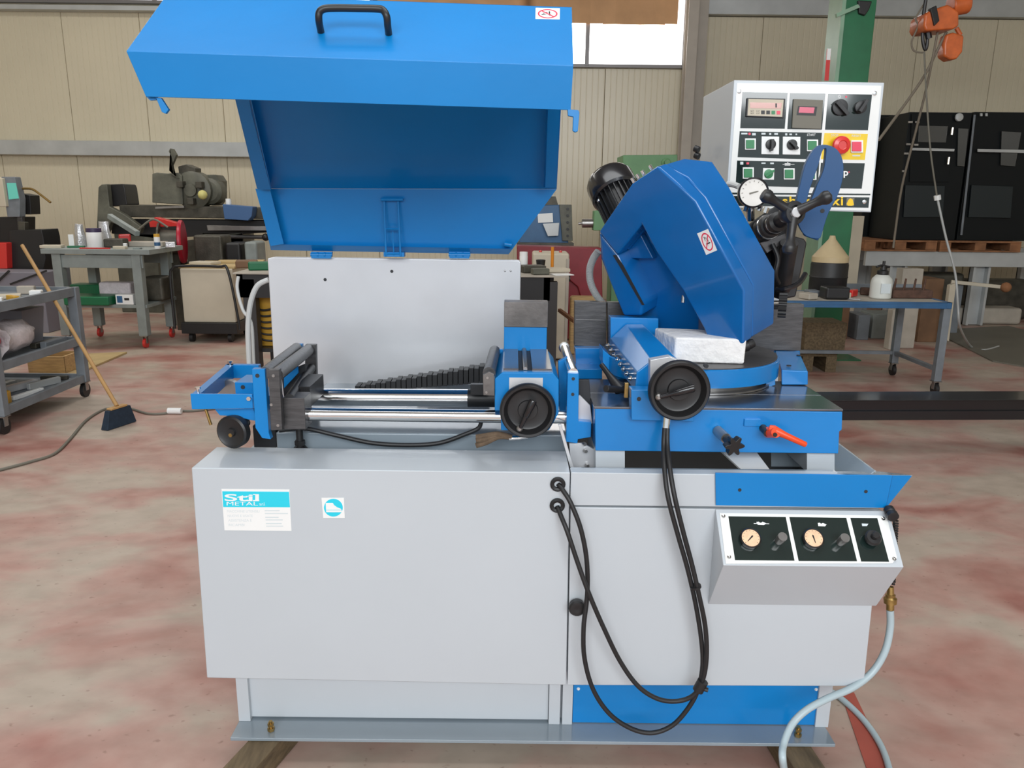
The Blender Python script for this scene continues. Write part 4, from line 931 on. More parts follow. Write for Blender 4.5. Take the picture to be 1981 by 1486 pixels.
# timbers below the frame
def timber(pa, pb, w_, label, h=.072):
    a = PZ(*pa, .0); b = PZ(*pb, .0); d_ = (b-a).normalized(); s_ = Vector((-d_.y, d_.x, 0))*w_/2
    a2 = a-d_*.25; L = 1.15
    A = [a2-s_, a2+s_, a2+s_+d_*L, a2-s_+d_*L]
    z = .0015; o = MB().prism([q+Vector((0, 0, z)) for q in A], (0, 0, h)).obj('timber_bearer', WOODD, None, bevel=.004); tag(o, label, 'timber')
timber((505, 1486), (545, 1440), .085, 'dark oily timber under the left end of the machine', h=zf-.003)
timber((1535, 1486), (1510, 1445), .085, 'dark oily timber under the right end of the machine', h=zf-.003)

# ================================================================== BACKGROUND
def V(x, y, z): return Vector((x, y, z))
def solo(m, name, mt, label, cat, group=None, bevel=.002, ang=35):
    return tag(m.obj(name, mt, None, bevel=bevel, ang=ang), label, cat, group)
def caster(parent, x, y, z, r, mt, name='caster'):
    m = MB(); m.cyl((x-.014, y, r+.001), (x+.014, y, r+.001), r, seg=18); o_ = m.obj('wheel', mt, None)
    f = MB(); f.box(x-.022, x-.016, y-.02, y+.02, r, z); f.box(x+.016, x+.022, y-.02, y+.02, r, z); f.box(x-.035, x+.035, y-.035, y+.035, z-.006, z)
    c_ = f.obj(name, STEEL, parent); par(o_, c_)
    return c_
# ---------------------------------------------------------------- rolling grey workbench (rear left)
WX0, WX1, WY0, WY1, WZ = -4.78, -3.68, 7.9, 8.72, 1.02
wbn = thing('rolling_workbench', ((WX0+WX1)/2, 8.3, 0), 'grey green rolling workbench with red casters behind the broom', 'workbench')
MB().box(WX0, WX1, WY0, WY1, WZ-.05, WZ).obj('bench_top', BENCH, wbn, bevel=.004)
MB().box(WX0+.12, WX1-.1, WY0+.05, WY0+.08, WZ-.19, WZ-.06).obj('apron', BENCH, wbn, bevel=.003)
MB().box(WX0+.12, WX1-.1, WY1-.08, WY1-.05, WZ-.19, WZ-.06).obj('apron', BENCH, wbn, bevel=.003)
for x in (WX0+.13, WX1-.16):
    for y in (WY0+.06, WY1-.12):
        MB().box(x-.045, x+.045, y-.03, y+.06, .13, WZ-.05).obj('leg', BENCH, wbn, bevel=.004); caster(wbn, x, y+.01, .13, .05, RED)
MB().box(WX0+.1, WX1-.1, WY0+.05, WY1-.05, .42, .455).obj('lower_shelf', BENCH, wbn, bevel=.003)
def on(x, Y): return P(x, 500, Y).x
# things on the bench
def can(px_, Y, z, r, h, mt, label, lid=None, name='paint_tin', cat='tin', label_mt=None, group=None):
    x = on(px_, Y); o_ = thing(name, (x, Y, z), label, cat, group)
    MB().lathe((x, Y, z+.0005), (0, 0, 1), [(r*.97, 0), (r, .004), (r, h-.004), (r*.97, h)], 20).obj('body', mt, o_)
    if lid: MB().lathe((x, Y, z+h), (0, 0, 1), [(r*.98, .0), (r*.98, h*.25), (0, h*.27)], 20).obj('lid', lid, o_)
    if label_mt: MB().lathe((x, Y, z+h*.25), (0, 0, 1), [(r*1.01, 0), (r*1.01, h*.3), (r*1.0, h*.3)], 20).obj('label_band', label_mt, o_)
    return o_
PURP = mat('purple_lid', (.05, .035, .09), .4)
can(187, 8.15, WZ, .075, .16, WHITE, 'white tin with dark purple lid on the rear workbench', PURP)
can(307, 8.1, WZ, .03, .12, WHITE, 'slim spray can with yellow cap at bench right end', YPL, 'spray_can', 'can', NAVY)
def bag(px0, px1, py, Y, z, mt, label, seed, name='foil_bag', cat='bag'):
    x0, x1 = on(px0, Y), on(px1, Y); h = P(px0, py, Y).z-z; r_ = random.Random(seed); m = MB(); n_ = 8; rows = 6; vs_ = []
    for j in range(rows):
        for i in range(n_):
            a_ = 2*PI*i/n_; k = 1-.35*(j/(rows-1)); vs_.append(((x0+x1)/2+(x1-x0)/2*k*math.cos(a_)*r_.uniform(.85, 1.1), Y+.05*k*math.sin(a_)*r_.uniform(.7, 1.2), z+.001+h*j/(rows-1)*(1 if j == 0 else r_.uniform(.92, 1.0))))
    fs = [(j*n_+i, j*n_+(i+1) % n_, (j+1)*n_+(i+1) % n_, (j+1)*n_+i) for j in range(rows-1) for i in range(n_)]+[list(range(n_))[::-1], [(rows-1)*n_+i for i in range(n_)]]
    m.add(vs_, fs); return solo(m, name, mt, label, cat, bevel=.004, ang=60)
bag(148, 172, 432, 8.35, WZ, SILVER, 'grey foil bag behind the white tin on workbench', 3)
bag(194, 222, 428, 8.40, WZ, SILVER, 'silver bag with pink print right of the white tin', 5)
def bit(px_, Y, z, sx, sy, sz, mt, label, name, cat, rot=0, group=None):
    x = on(px_, Y); m = MB().box(-sx/2, sx/2, -sy/2, sy/2, 0, sz)
    o_ = m.obj(name, mt, None, bevel=min(sx, sy, sz)*.15); o_.location = (x, Y, z+.0005); o_.rotation_euler.z = rot; return tag(o_, label, cat, group)
bit(104, 8.05, WZ, .20, .12, .03, CREAMP, 'folded cream cloth at left end of the rear workbench', 'cloth', 'cloth', .2)
bit(150, 8.12, WZ, .16, .05, .02, GTRAY, 'dark green tool lying on workbench near left end', 'hand_tool', 'tool', .3)
bit(186, 7.98, WZ, .30, .025, .012, RED, 'red rod along the front edge of the rear workbench', 'rod', 'rod', .05)
bit(235, 8.0, WZ, .13, .06, .028, CREAMP, 'cream box lying at front of the rear workbench', 'small_box', 'box', -.1)
bit(268, 8.0, WZ, .07, .06, .015, BENCH, 'small grey dish on workbench front edge', 'dish', 'dish')
bit(142, 8.2, WZ, .05, .02, .13, WHITE, 'white upright card leaning left of the foil bag', 'card', 'card', .5)
bit(228, 8.27, WZ, .20, .16, .09, IRON, 'dark box behind the cream box on the workbench', 'tool_box', 'box', .1)
bit(288, 8.5, WZ, .38, .2, .05, CONC, 'flat grey brown parcel on the rear workbench right half', 'parcel', 'parcel', .1)
bit(245, 8.15, WZ, .035, .03, .05, WHITE, 'small white bottle cap on the workbench beside the dark box', 'bottle', 'bottle')
bit(332, 8.3, WZ, .10, .07, .06, SILVER, 'grey crumpled packet at far right of rear workbench', 'packet', 'packet', .4)
solo(MB().bar(P(212, 418, 8.6), P(266, 452, 8.3)+V(0, 0, -.0), .05, .05), 'steel_angle', BENCH, 'long grey steel angle sloping over the rear workbench', 'steel bar')
# shelf contents
bit(172, 8.0, .455, .46, .3, .09, GTRAY, 'dark green plastic tray on lower shelf of rear workbench', 'plastic_tray', 'tray')
bit(172, 8.45, .455, .40, .2, .16, GTRAY, 'second green tray behind the first on lower shelf', 'plastic_tray', 'tray')
bx_ = thing('cardboard_carton', (on(245, 7.99), 7.99, .455), 'white carton with blue square on the workbench lower shelf', 'box')
x = on(236, 7.99); MB().box(x-.09, x+.09, 7.95, 8.05, .456, .56).obj('carton', WHITE, bx_, bevel=.003)
MB().box(x-.075, x-.02, 7.948, 7.95, .475, .545).obj('print', NAVY, bx_); MB().box(x+.0, x+.05, 7.948, 7.95, .50, .525).obj('print', BLACK, bx_)
bit(222, 8.3, .455, .34, .16, .20, POLY, 'crumpled clear wrapping on lower shelf of the workbench', 'wrapping', 'wrapping')
bit(300, 8.35, .455, .22, .25, .26, IRON, 'dark machine part standing at shelf right end', 'machine_part', 'machine part')
# ---------------------------------------------------------------- grey parts trolley (front left)
tr = thing('parts_trolley', (-3.8, 5.4, 0), 'dark grey three-shelf steel trolley cut by the left picture edge', 'trolley')
TX0, TX1, TY0, TY1 = -4.25, -3.37, 4.92, 5.92
for x in (TX0, TX1):
    for y in (TY0, TY1):
        MB().box(x-.035, x+.035, y-.03, y+.03, .125, .867).obj('post', CARTM, tr, bevel=.004)
        caster(tr, x, y, .125, .055, RUBBER)
for z0, hh in ((.80, .067), (.42, .06), (.125, .06)):
    m = MB(); m.box(TX0, TX1, TY0-.02, TY0+.01, z0, z0+hh); m.box(TX0, TX1, TY1-.01, TY1+.02, z0, z0+hh); m.box(TX0-.02, TX0+.01, TY0, TY1, z0, z0+hh); m.box(TX1-.01, TX1+.025, TY0, TY1, z0, z0+hh); m.obj('shelf_rim', CARTM, tr, bevel=.003)
    MB().box(TX0+.01, TX1-.01, TY0+.01, TY1-.01, z0+.012, z0+.03).obj('shelf', CARTM, tr)
def put(name, mt, label, cat, x, y, z, sx, sy, sz, rot=0, rx=0, group=None):
    m = MB().box(-sx/2, sx/2, -sy/2, sy/2, 0, sz); o_ = m.obj(name, mt, None, bevel=min(sx, sy, sz)*.18); o_.location = (x, y, z+.001); o_.rotation_euler = (rx, 0, rot); return tag(o_, label, cat, group)
Z1, Z2, Z3 = .83, .45, .155
put('cutter', WHITE, 'white handled cutter on trolley top near the red rag', 'tool', -3.60, 5.30, Z1, .16, .04, .03, .3)
put('glove', CREAMP, 'cream glove lying on the trolley top shelf', 'glove', -3.60, 5.48, Z1, .18, .09, .03, .5)
put('cutter', YPL, 'yellow handled tool on the trolley top shelf', 'tool', -3.49, 5.38, Z1, .12, .04, .035, -.6)
put('cap', WHITE, 'white cap with black band at the trolley rear corner', 'cap', -3.47, 5.62, Z1, .08, .07, .045, .3)
put('rag', RED, 'red rag on the trolley top near picture edge', 'rag', -3.52, 5.12, Z1, .14, .10, .02, .2)
hb_ = thing('storage_bin', (-3.82, 5.55, Z2), 'grey plastic bin standing on the trolley middle shelf', 'bin')
m = MB(); m.loft([V(-3.84, 5.60, Z2+.002), V(-3.60, 5.60, Z2+.002), V(-3.60, 5.84, Z2+.002), V(-3.84, 5.84, Z2+.002)], [V(-3.87, 5.58, Z2+.28), V(-3.57, 5.58, Z2+.28), V(-3.57, 5.86, Z2+.28), V(-3.87, 5.86, Z2+.28)]); m.obj('bin_shell', mat('lilac_bin_plastic', (.20, .20, .23), .5), hb_, bevel=.006)
pbg = thing('plastic_bag_roll', (-3.55, 5.3, Z2), 'crumpled clear plastic bag round a red cored roll on trolley', 'bag')
r_ = random.Random(11); m = MB(); c0 = V(-3.52, 5.33, Z2+.135)
prof = [(.0, -.22), (.07, -.20), (.105, -.1), (.115, .0), (.105, .1), (.09, .17), (.115, .21), (.07, .20), (.05, .15)]
m.lathe(c0, (.08, -1, 0), prof, 22); m.v = [p+V(r_.uniform(-.012, .012), r_.uniform(-.012, .012), r_.uniform(-.012, .012)) for p in m.v]
m.obj('bag_skin', POLY, pbg, ang=80)
MB().lathe(c0+V(.19, -.045, 0)*0+V(.08, -1, 0).normalized()*.17, (.08, -1, 0), [(.012, 0), (.035, 0), (.036, .035), (.012, .036)], 16).obj('roll_core', RED, pbg)
for k, (x, y, L, rt, mt_, lab) in enumerate(((-3.50, 5.70, .28, 1.5, IRON, 'dark steel bar lying behind the plastic bag'), (-3.435, 5.70, .26, 1.52, CARTM, 'grey steel bar nearest the trolley right rim'), (-3.62, 5.75, .12, .2, CONC, 'pale stone coloured lump at the rear of trolley top'))):
    put('steel_bar' if k < 2 else 'scrap_piece', mt_, lab, 'bar' if k < 2 else 'scrap', x, y, Z1 if k == 2 else Z2, L, .05, .04+.01*k, rt)
for k, (x, y, L, rt, mt_, lab) in enumerate(((-3.80, 5.55, .30, 1.4, RAIL, 'pale flat bar on the trolley bottom shelf, furthest left'), (-3.62, 5.50, .32, 1.3, GALV, 'bright flat bar in the middle of the trolley bottom shelf'), (-3.45, 5.33, .28, 1.4, WHITE, 'white thin bar on the trolley bottom shelf front'), (-3.50, 5.62, .26, 1.2, RAIL, 'grey thin bar on the trolley bottom shelf, rearmost'), (-3.55, 5.84, .20, .1, IRON, 'dark lump at the back of the trolley bottom shelf'))):
    put('flat_bar', mt_, lab, 'bar', x, y, Z3, L, .035+.02*(k < 2), .03+.02*(k % 2), rt)
put('yellow_block', YPL, 'yellow plastic piece at trolley bottom shelf front corner', 'plastic piece', -3.47, 5.06, Z3, .13, .08, .10, .3)
put('iron_casting', IRON, 'dark iron lump at left of the trolley bottom shelf', 'casting', -3.68, 5.2, Z3, .2, .25, .14, .3)
# boards and box lying on the floor behind the trolley
a = [PZ(60, 735, .001), PZ(110, 690, .001), PZ(246, 684, .001), PZ(120, 738, .001)]
solo(MB().prism(a, (0, 0, .018)), 'plywood_sheet', CARD, 'yellowish plywood sheet flat on floor behind the trolley', 'board', bevel=.001)
bxo = thing('wooden_box', (PZ(90, 722, 0).x, PZ(90, 722, 0).y, 0), 'small open wooden box on the plywood behind trolley', 'box')
q = PZ(92, 722, .02); m = MB()
m.box(q.x-.16, q.x+.16, q.y-.01, q.y+.01, .021, .17); m.box(q.x-.16, q.x+.16, q.y+.25, q.y+.27, .021, .17); m.box(q.x-.16, q.x-.14, q.y, q.y+.26, .021, .17); m.box(q.x+.14, q.x+.16, q.y, q.y+.26, .021, .17); m.box(q.x-.14, q.x+.14, q.y+.01, q.y+.25, .021, .03)
m.obj('box_sides', WOODY, bxo, bevel=.002)
# ---------------------------------------------------------------- broom and floor cable
brm = thing('push_broom', (PZ(225, 822, 0).x, PZ(225, 822, 0).y, 0), 'broom with long wooden stick and dark blue head on floor', 'broom')
hb0 = PZ(204, 832, .003); hb1 = PZ(256, 815, .003); d_ = (hb1-hb0).normalized(); s_ = V(-d_.y, d_.x, 0)
zt_h = P(228, 790, hb0.y).z
m = MB(); m.loft([hb0-d_*.01-s_*.03, hb1+d_*.01-s_*.03, hb1+d_*.01+s_*.03, hb0-d_*.01+s_*.03], [q+V(0, 0, .125) for q in (hb0+d_*.03-s_*.02, hb1-d_*.02-s_*.02, hb1-d_*.02+s_*.02, hb0+d_*.03+s_*.02)])
m.obj('bristles', BLADEB, brm, bevel=.003)
mid = (hb0+hb1)/2+V(0, 0, .125)
MB().prism([mid+d_*x-s_*.022+V(0, 0, 0) for x in (-.07, .07)]+[mid+d_*x+s_*.022 for x in (.07, -.07)], (0, 0, .014)).obj('head_block', STRAWW, brm, bevel=.004)
btop = P(43, 475, 5.95)
MB().cyl(mid+V(0, 0, .015), btop, .0135, seg=12).obj('broom_stick', STRAWW, brm)
fcb = [PZ(x, y, .009) for x, y in ((-60, 922), (0, 909), (60, 893), (105, 878), (135, 850), (165, 815), (195, 795), (215, 790), (250, 790), (285, 800), (318, 800), (340, 795), (372, 795), (420, 790))]
solo(MB().tube(fcb, .009, 8), 'floor_cable', CABG, 'grey brown cable snaking over the floor past the broom', 'cable', bevel=0)
q = PZ(338, 796, .02); solo(MB().cyl(q+V(-.05, 0, .004), q+V(.05, 0, .004), .022, seg=10), 'cable_connector', WHITE, 'white cable connector on floor left of the machine', 'connector')
# ---------------------------------------------------------------- cream trolley box
ct = thing('cream_cabinet_trolley', (-3.1, 8.5, 0), 'cream box on black base with black tube push frame', 'trolley')
xA, xB_ = on(340, 8.3), on(446, 8.3)
MB().box(xA+.02, xB_, 8.32, 8.9, .22, .80).obj('cream_body', CREAMP, ct, bevel=.012)
MB().box(xA, xB_+.02, 8.28, 8.95, .10, .22).obj('base', BLACK, ct, bevel=.006)
for x in (xA+.08, xB_-.08):
    for y in (8.36, 8.86): MB().cyl((x-.02, y, .051), (x+.02, y, .051), .05, seg=16).obj('wheel', RUBBER, ct)
fx = on(322, 8.2)
MB().tube([(fx+.0, 8.25, .16), (fx-.0, 8.25, .70), (fx+.03, 8.25, .80), (fx+.11, 8.25, .83), (xB_-.12, 8.25, .83), (xB_-.02, 8.25, .79), (xB_+.05, 8.25, .3), (xB_+.06, 8.25, .16)], .014, 10, n=5).obj('push_frame', BLACK, ct)
MB().box(xA+.0, xB_+.02, 8.34, 9.1, .80, .825).obj('lid_board', CARD, ct, bevel=.003)
put('cardboard_sheet', CARD, 'brown board lying on top of the cream cabinet trolley', 'board', -3.1, 8.88, .826, .5, .25, .02, .2)
put('rag', CREAMP, 'pale cloth on the cream cabinet trolley top', 'cloth', -3.38, 8.55, .826, .28, .18, .03, -.3)
# ---------------------------------------------------------------- dark bench behind the rear panel
db = thing('dark_workbench', (-.9, 6.5, 0), 'black steel workbench seen on both sides of rear panel', 'workbench')
DX0, DX1, DZ = P(450, 530, 6.2).x, P(1106, 530, 6.2).x-.03, P(1050, 534, 6.2).z
MB().box(DX0, DX1, 6.2, 6.95, DZ-.012, DZ).obj('bench_top', CONC, db, bevel=.002)
m = MB(); m.box(DX0+.02, DX1-.14, 6.22, 6.27, DZ-.20, DZ-.012); m.box(DX0+.02, DX1-.14, 6.88, 6.93, DZ-.20, DZ-.012); m.box(DX0+.02, DX0+.07, 6.22, 6.93, DZ-.2, DZ-.012); m.box(DX1-.19, DX1-.14, 6.22, 6.93, DZ-.2, DZ-.012); m.obj('frame', BLACK, db)
for x in (P(482, 600, 6.2).x, P(1066, 600, 6.2).x):
    for y in (6.22, 6.82): MB().box(x-.05, x+.05, y, y+.1, .002, DZ-.05).obj('leg', CARTM if 0 else mat('bench_leg_black', (.03, .028, .028), .5), db, bevel=.003)
MB().box(DX0+.1, DX1-.2, 6.3, 6.85, .30, .33).obj('lower_shelf', BLACK, db)
yc = thing('yellow_crate', (P(505, 640, 6.4).x, 6.4, .33), 'yellow crate with coiled black cable under the dark workbench', 'crate')
x = P(512, 600, 6.4).x; MB().box(x-.10, x+.22, 6.4, 6.75, .332, .75).obj('crate_body', YPL, yc, bevel=.006)
for k in range(6): MB().tube([(x-.105+.02*math.sin(k), 6.385, .70-.05*k), (x-.02, 6.375, .64-.05*k), (x+.1, 6.38, .66-.055*k), (x+.2, 6.385, .72-.06*k)], .009, 8).obj('coiled_cable', RUBBER, yc)
gt = [('green_power_tool', GTRAY, 'green power tool on the dark workbench left of panel', 'power tool', 505, 6.45, .20, .08, .07), ('hose_coil', BRICKBR, 'brown coil on dark workbench behind the green tool', 'coil', 478, 6.7, .18, .16, .06), ('paper_sheet', WHITE, 'white sheet on right end of the dark workbench', 'paper', 1088, 6.3, .16, .12, .006),
      ('metal_part', IRON, 'grey metal part on bench right of the rear panel', 'metal part', 1030, 6.5, .20, .14, .06), ('metal_part', IRONG, 'greenish metal part at the front of the bench right end', 'metal part', 1045, 6.32, .14, .08, .05), ('rag', CREAMP, 'pale rag behind the metal parts on the dark workbench', 'rag', 1075, 6.6, .2, .18, .03)]
for nm, mt_, lab, cat, px_, Y, sx_, sy_, sz_ in gt:
    put(nm, mt_, lab, cat, P(px_, 520, Y).x, Y, DZ, sx_, sy_, sz_, .3)
x = P(1046, 510, 6.7).x; solo(MB().lathe((x, 6.7, DZ+.001), (0, 0, 1), [(.03, 0), (.042, .09), (.038, .09), (.027, .004), (0, .004)], 18), 'dark_cup', BLACK, 'small dark cup standing among parts on the bench', 'cup')
x = P(1014, 500, 6.6).x; can(1013, 6.6, DZ, .035, .13, WHITE, 'white bottle beside the rear panel on the dark workbench', WHITE, 'white_bottle', 'bottle')
x = P(1069, 490, 6.7).x; solo(MB().cyl((x, 6.72, DZ+.001), (x, 6.72, DZ+.20), .014, seg=10), 'orange_marker', mat('orange_marker_plastic', (.65, .22, .01), .4), 'upright orange marker at the back of the dark workbench', 'marker')
MBm = MB(); 
# beige electrical cabinet, red press, blue machine
bc = thing('beige_cabinet', (P(1080, 560, 7.6).x, 7.8, 0), 'beige electrical cabinet behind the right end of dark workbench', 'cabinet')
xa_, xb_ = P(1030, 560, 7.5).x, P(1100, 560, 7.5).x; zz = P(1060, 490, 7.5).z
MB().box(xa_, xb_, 7.5, 7.9, .02, zz).obj('cabinet_shell', CREAMP, bc, bevel=.02)
MB().box(xb_-.03, xb_, 7.485, 7.5, .05, zz-.05).obj('cabinet_edge', CONC, bc, bevel=.003)
MB().lathe((xb_+.001, 7.62, zz-.25), (1, 0, 0), [(.03, 0), (.03, .02), (0, .02)], 14).obj('cabinet_knob', BLACK, bc)
for px_ in (1046, 1085): MB().sph((P(px_, 490, 7.6).x, 7.65, zz+.004), .016, 10).obj('cabinet_eye', RED, bc)
rd = thing('red_machine_guard', (P(1090, 540, 8.6).x, 8.8, 0), 'dark red machine housing behind the beige cabinet', 'machine')
xa_, xb_ = P(1000, 540, 8.6).x, P(1164, 540, 8.6).x
m = MB(); m.prism([P(*q, 8.6) for q in ((1000, 476), (1164, 480), (1166, 600), (1130, 598), (1118, 555), (1100, 540), (1000, 540))], (0, .3, 0)); m.obj('guard', MAROON, rd, bevel=.01)
MB().box(xa_, xb_, 8.65, 9.1, .02, .75).obj('base', MAROON, rd, bevel=.01)
bm_ = thing('blue_machine', (P(1070, 430, 9.6).x, 9.8, 0), 'blue machine with grey control plate behind the red housing', 'machine')
MB().px([(1005, 398), (1095, 396), (1100, 478), (1005, 478)], 9.6, .4).obj('body', NAVY, bm_, bevel=.01)
MB().px([(1082, 396), (1106, 396), (1108, 466), (1088, 466)], 9.55, .06).obj('switch_plate', IRONG, bm_, bevel=.004)
for k in range(5): MB().cyl(P(1098, 404+13*k, 9.55), P(1098, 404+13*k, 9.55)+V(0, -.02, 0), .015, seg=10).obj('switch', BLACK, bm_)
MB().px([(1040, 414), (1069, 412), (1070, 430), (1041, 431)], 9.58, .02).obj('name_plate', WHITE, bm_)
MB().px([(1050, 433), (1082, 431), (1080, 456), (1060, 457)], 9.50, .03).obj('scale_plate', RAIL, bm_, bevel=.002)
MB().px([(1040, 380), (1075, 380), (1080, 398), (1040, 399)], 9.62, .2).obj('drive_head', IRON, bm_, bevel=.005)
MB().bpx(1000, 470, 1110, 482, 9.5, .5).obj('bed', IRON, bm_)
MB().box(P(1005, 480, 9.6).x, P(1090, 480, 9.6).x, 9.65, 9.95, .0, P(1050, 480, 9.6).z).obj('stand', NAVY, bm_)
gl = thing('green_lathe', (P(1250, 500, 9.0).x, 9.2, 0), 'light green lathe partly hidden behind the blue saw head', 'lathe')
MB().px([(1205, 300), (1311, 299), (1311, 345), (1205, 345)], 9.0, .5).obj('headstock', LGREEN, gl, bevel=.01)
MB().px([(1150, 408), (1175, 406), (1190, 446), (1148, 446)], 8.9, .2).obj('tailstock', LGREEN, gl, bevel=.008)
MB().cyl(P(1148, 432, 9.0), P(1126, 432, 9.0), .05, seg=20).obj('quill', STEEL, gl); MB().cyl(P(1126, 432, 9.0), P(1119, 433, 9.0), .015, seg=10).obj('spindle', STEEL, gl)
MB().lathe(P(1288, 315, 9.0), (0, -1, 0), [(.05, 0), (.05, .03), (.03, .04), (.03, .1), (0, .1)], 16).obj('lever_boss', LGREEN, gl)
MB().bpx(1150, 345, 1330, 480, 9.3, .3).obj('column', LGREEN, gl, bevel=.01) if 0 else None
MB().bpx(1180, 345, 1330, 480, 9.15, .3).obj('bed_column', LGREEN, gl, bevel=.01)
MB().box(P(1185, 480, 9.1).x, P(1330, 480, 9.1).x, 9.1, 9.5, 0, P(1250, 480, 9.1).z).obj('stand', LGREEN, gl, bevel=.01)
# chair-like wooden bits seen low between
put('timber_offcut', WOODY, 'pale timber offcut low between the beige cabinet and saw', 'timber', P(1130, 560, 7.9).x, 7.9, .0, .28, .12, .60, 0)
solo(MB().bar(P(1082, 600, 6.9), P(1112, 622, 6.6), .03, .03), 'orange_bar', PALLET, 'thin orange bar sloping beside the beige cabinet', 'bar')
# ---------------------------------------------------------------- old lathe at rear left
ol = thing('old_lathe', (P(340, 450, 10.4).x, 10.6, 0), 'old oily lathe with dark bed along the rear left wall', 'lathe')
def q_(poly, Y, d, name, mt, bev=.01): return MB().px(poly, Y, d).obj(name, mt, ol, bevel=bev)
q_([(230, 396), (522, 402), (522, 424), (232, 420)], 10.4, .45, 'lathe_bed', IRON)
q_([(215, 424), (520, 426), (516, 450), (300, 462), (215, 452)], 10.5, .35, 'bed_rail', BLACK)
q_([(400, 436), (522, 438), (520, 446), (402, 446)], 10.3, .1, 'feed_rod', STEEL, .002)
MB().cyl(P(405, 457, 10.35), P(512, 459, 10.35), .025, seg=12).obj('lead_screw', DSTEEL, ol); MB().sph(P(514, 459, 10.35), .05, 12).obj('screw_knob', BLACK, ol)
q_([(190, 362), (196, 357), (207, 356), (212, 400), (240, 415), (274, 440), (270, 452), (214, 430), (200, 470), (186, 462)], 10.25, .1, 'side_guard', IRONG)
q_([(203, 357), (238, 356), (241, 363), (246, 396), (214, 400)], 10.4, .35, 'gear_cover', BLACK)
q_([(294, 336), (303, 334), (320, 336), (345, 334), (352, 340), (354, 396), (294, 392)], 10.35, .4, 'headstock', IRONG)
MB().lathe(P(372, 368, 10.4), (0, -1, 0), [(.24, -.2), (.24, 0), (.2, .02), (.08, .03), (.08, .08), (0, .08)], 26).obj('chuck', IRONG, ol)
for k in range(3):
    a_ = k*2.1+.5; c = P(372, 368, 10.35); MB().box(c.x+math.cos(a_)*.14-.04, c.x+math.cos(a_)*.14+.04, 10.25, 10.36, c.z+math.sin(a_)*.14-.04, c.z+math.sin(a_)*.14+.04).obj('chuck_jaw', IRON, ol, bevel=.006)
MB().lathe(P(404, 370, 10.5), (0, -1, 0), [(.17, -.2), (.17, 0), (.13, .03), (0, .03)], 22).obj('rear_plate', IRONG, ol)
q_([(328, 330), (341, 300), (334, 288), (329, 287), (326, 293), (331, 302), (331, 338), (345, 345)], 10.3, .06, 'lever', IRONG, .004)
q_([(344, 322), (360, 318), (378, 325), (378, 340), (346, 338)], 10.4, .2, 'motor_block', IRON)
q_([(392, 338), (416, 338), (424, 350), (424, 385), (415, 398), (392, 396)], 10.6, .3, 'gear_box', IRONG)
q_([(362, 465), (470, 450), (475, 520), (362, 522)], 10.5, .3, 'carriage_apron', IRON)
q_([(300, 400), (355, 398), (356, 402), (300, 404)], 10.2, .06, 'steel_strip', STEEL, .001)
MB().box(P(220, 450, 10.5).x, P(300, 450, 10.5).x, 10.5, 10.95, 0, P(250, 452, 10.5).z).obj('stand', IRONG, ol, bevel=.01)
MB().box(P(390, 450, 10.5).x, P(470, 450, 10.5).x, 10.5, 10.95, 0, P(430, 450, 10.5).z).obj('stand', IRONG, ol, bevel=.01)
m = MB(); m.loft([P(*q, 10.2) for q in ((430, 395), (489, 400), (487, 418), (480, 427), (434, 424))], [P(*q, 10.2)+V(0, .18, 0) for q in ((430, 395), (489, 400), (487, 418), (480, 427), (434, 424))])
solo(m, 'blue_tray', BLUEB, 'blue plastic tray resting on the old lathe bed', 'tray', bevel=.008)
c = P(392, 377, 10.15); solo(MB().sph((c.x, 10.15, c.z), .06, 12), 'yellow_sponge', YPL if 0 else mat('pale_yellow_plastic', (.6, .55, .2), .6), 'pale yellow lump on the lathe bed below the chuck', 'sponge')
c = P(450, 393, 10.2); can(450, 10.3, P(450, 396, 10.3).z, .035, .06, WHITE, 'small white pot standing on the blue tray', WHITE, 'small_pot', 'pot')
# red reel and wheel in front of the lathe
rr = thing('red_hose_reel', (P(348, 470, 9.2).x, 9.2, 0), 'red hose reel wheel standing behind the rear workbench', 'reel')
c = P(352, 468, 9.15)
MB().lathe(c, (-1, -.25, 0), [(.05, -.02), (.24, -.025), (.25, -.01), (.25, .01), (.24, .02), (.05, .02)], 30).obj('reel_disc', mat('crimson_paint', (.42, .008, .03), .35), rr)
MB().lathe(c+V(-.02, 0, 0), (-1, -.25, 0), [(.14, 0), (.14, .2), (.22, .2), (.22, .22), (0, .22)], 24).obj('reel_drum', IRON, rr)
MB().prism([P(*q, 9.1) for q in ((288, 430), (300, 420), (344, 432), (342, 438), (290, 440))], (0, .12, 0)).obj('reel_bracket', RED, rr, bevel=.006)
MB().box(c.x-.12, c.x-.02, 9.1, 9.3, 0, c.z-.1).obj('reel_stand', IRON, rr)
solo(MB().tube([P(262, 450, 8.9), P(285, 430, 8.9), P(300, 425, 8.9), P(325, 440, 8.9)], .012, 8), 'bent_rod', CABG, 'bent grey rod in front of the red hose reel', 'rod', bevel=0)
put('red_part', RED, 'small red part behind the dark box on the workbench', 'machine part', P(240, 445, 8.62).x, 8.62, WZ, .12, .08, .12, .4)
# dark machine parts heap right of the reel
for k, (x0, y0, x1, mt_, lab) in enumerate(((372, 455, 428, IRON, 'dark casting on the floor right of the red reel'), (434, 470, 464, BLACK, 'black housing on the floor beneath the lathe screw'), (471, 468, 496, BENCH, 'grey green round cover near the rear panel left edge'))):
    solo(MB().bz(x0, x1, y0, 9.4, 0, .35), 'machine_casting', mt_, lab, 'machine part', bevel=.03)
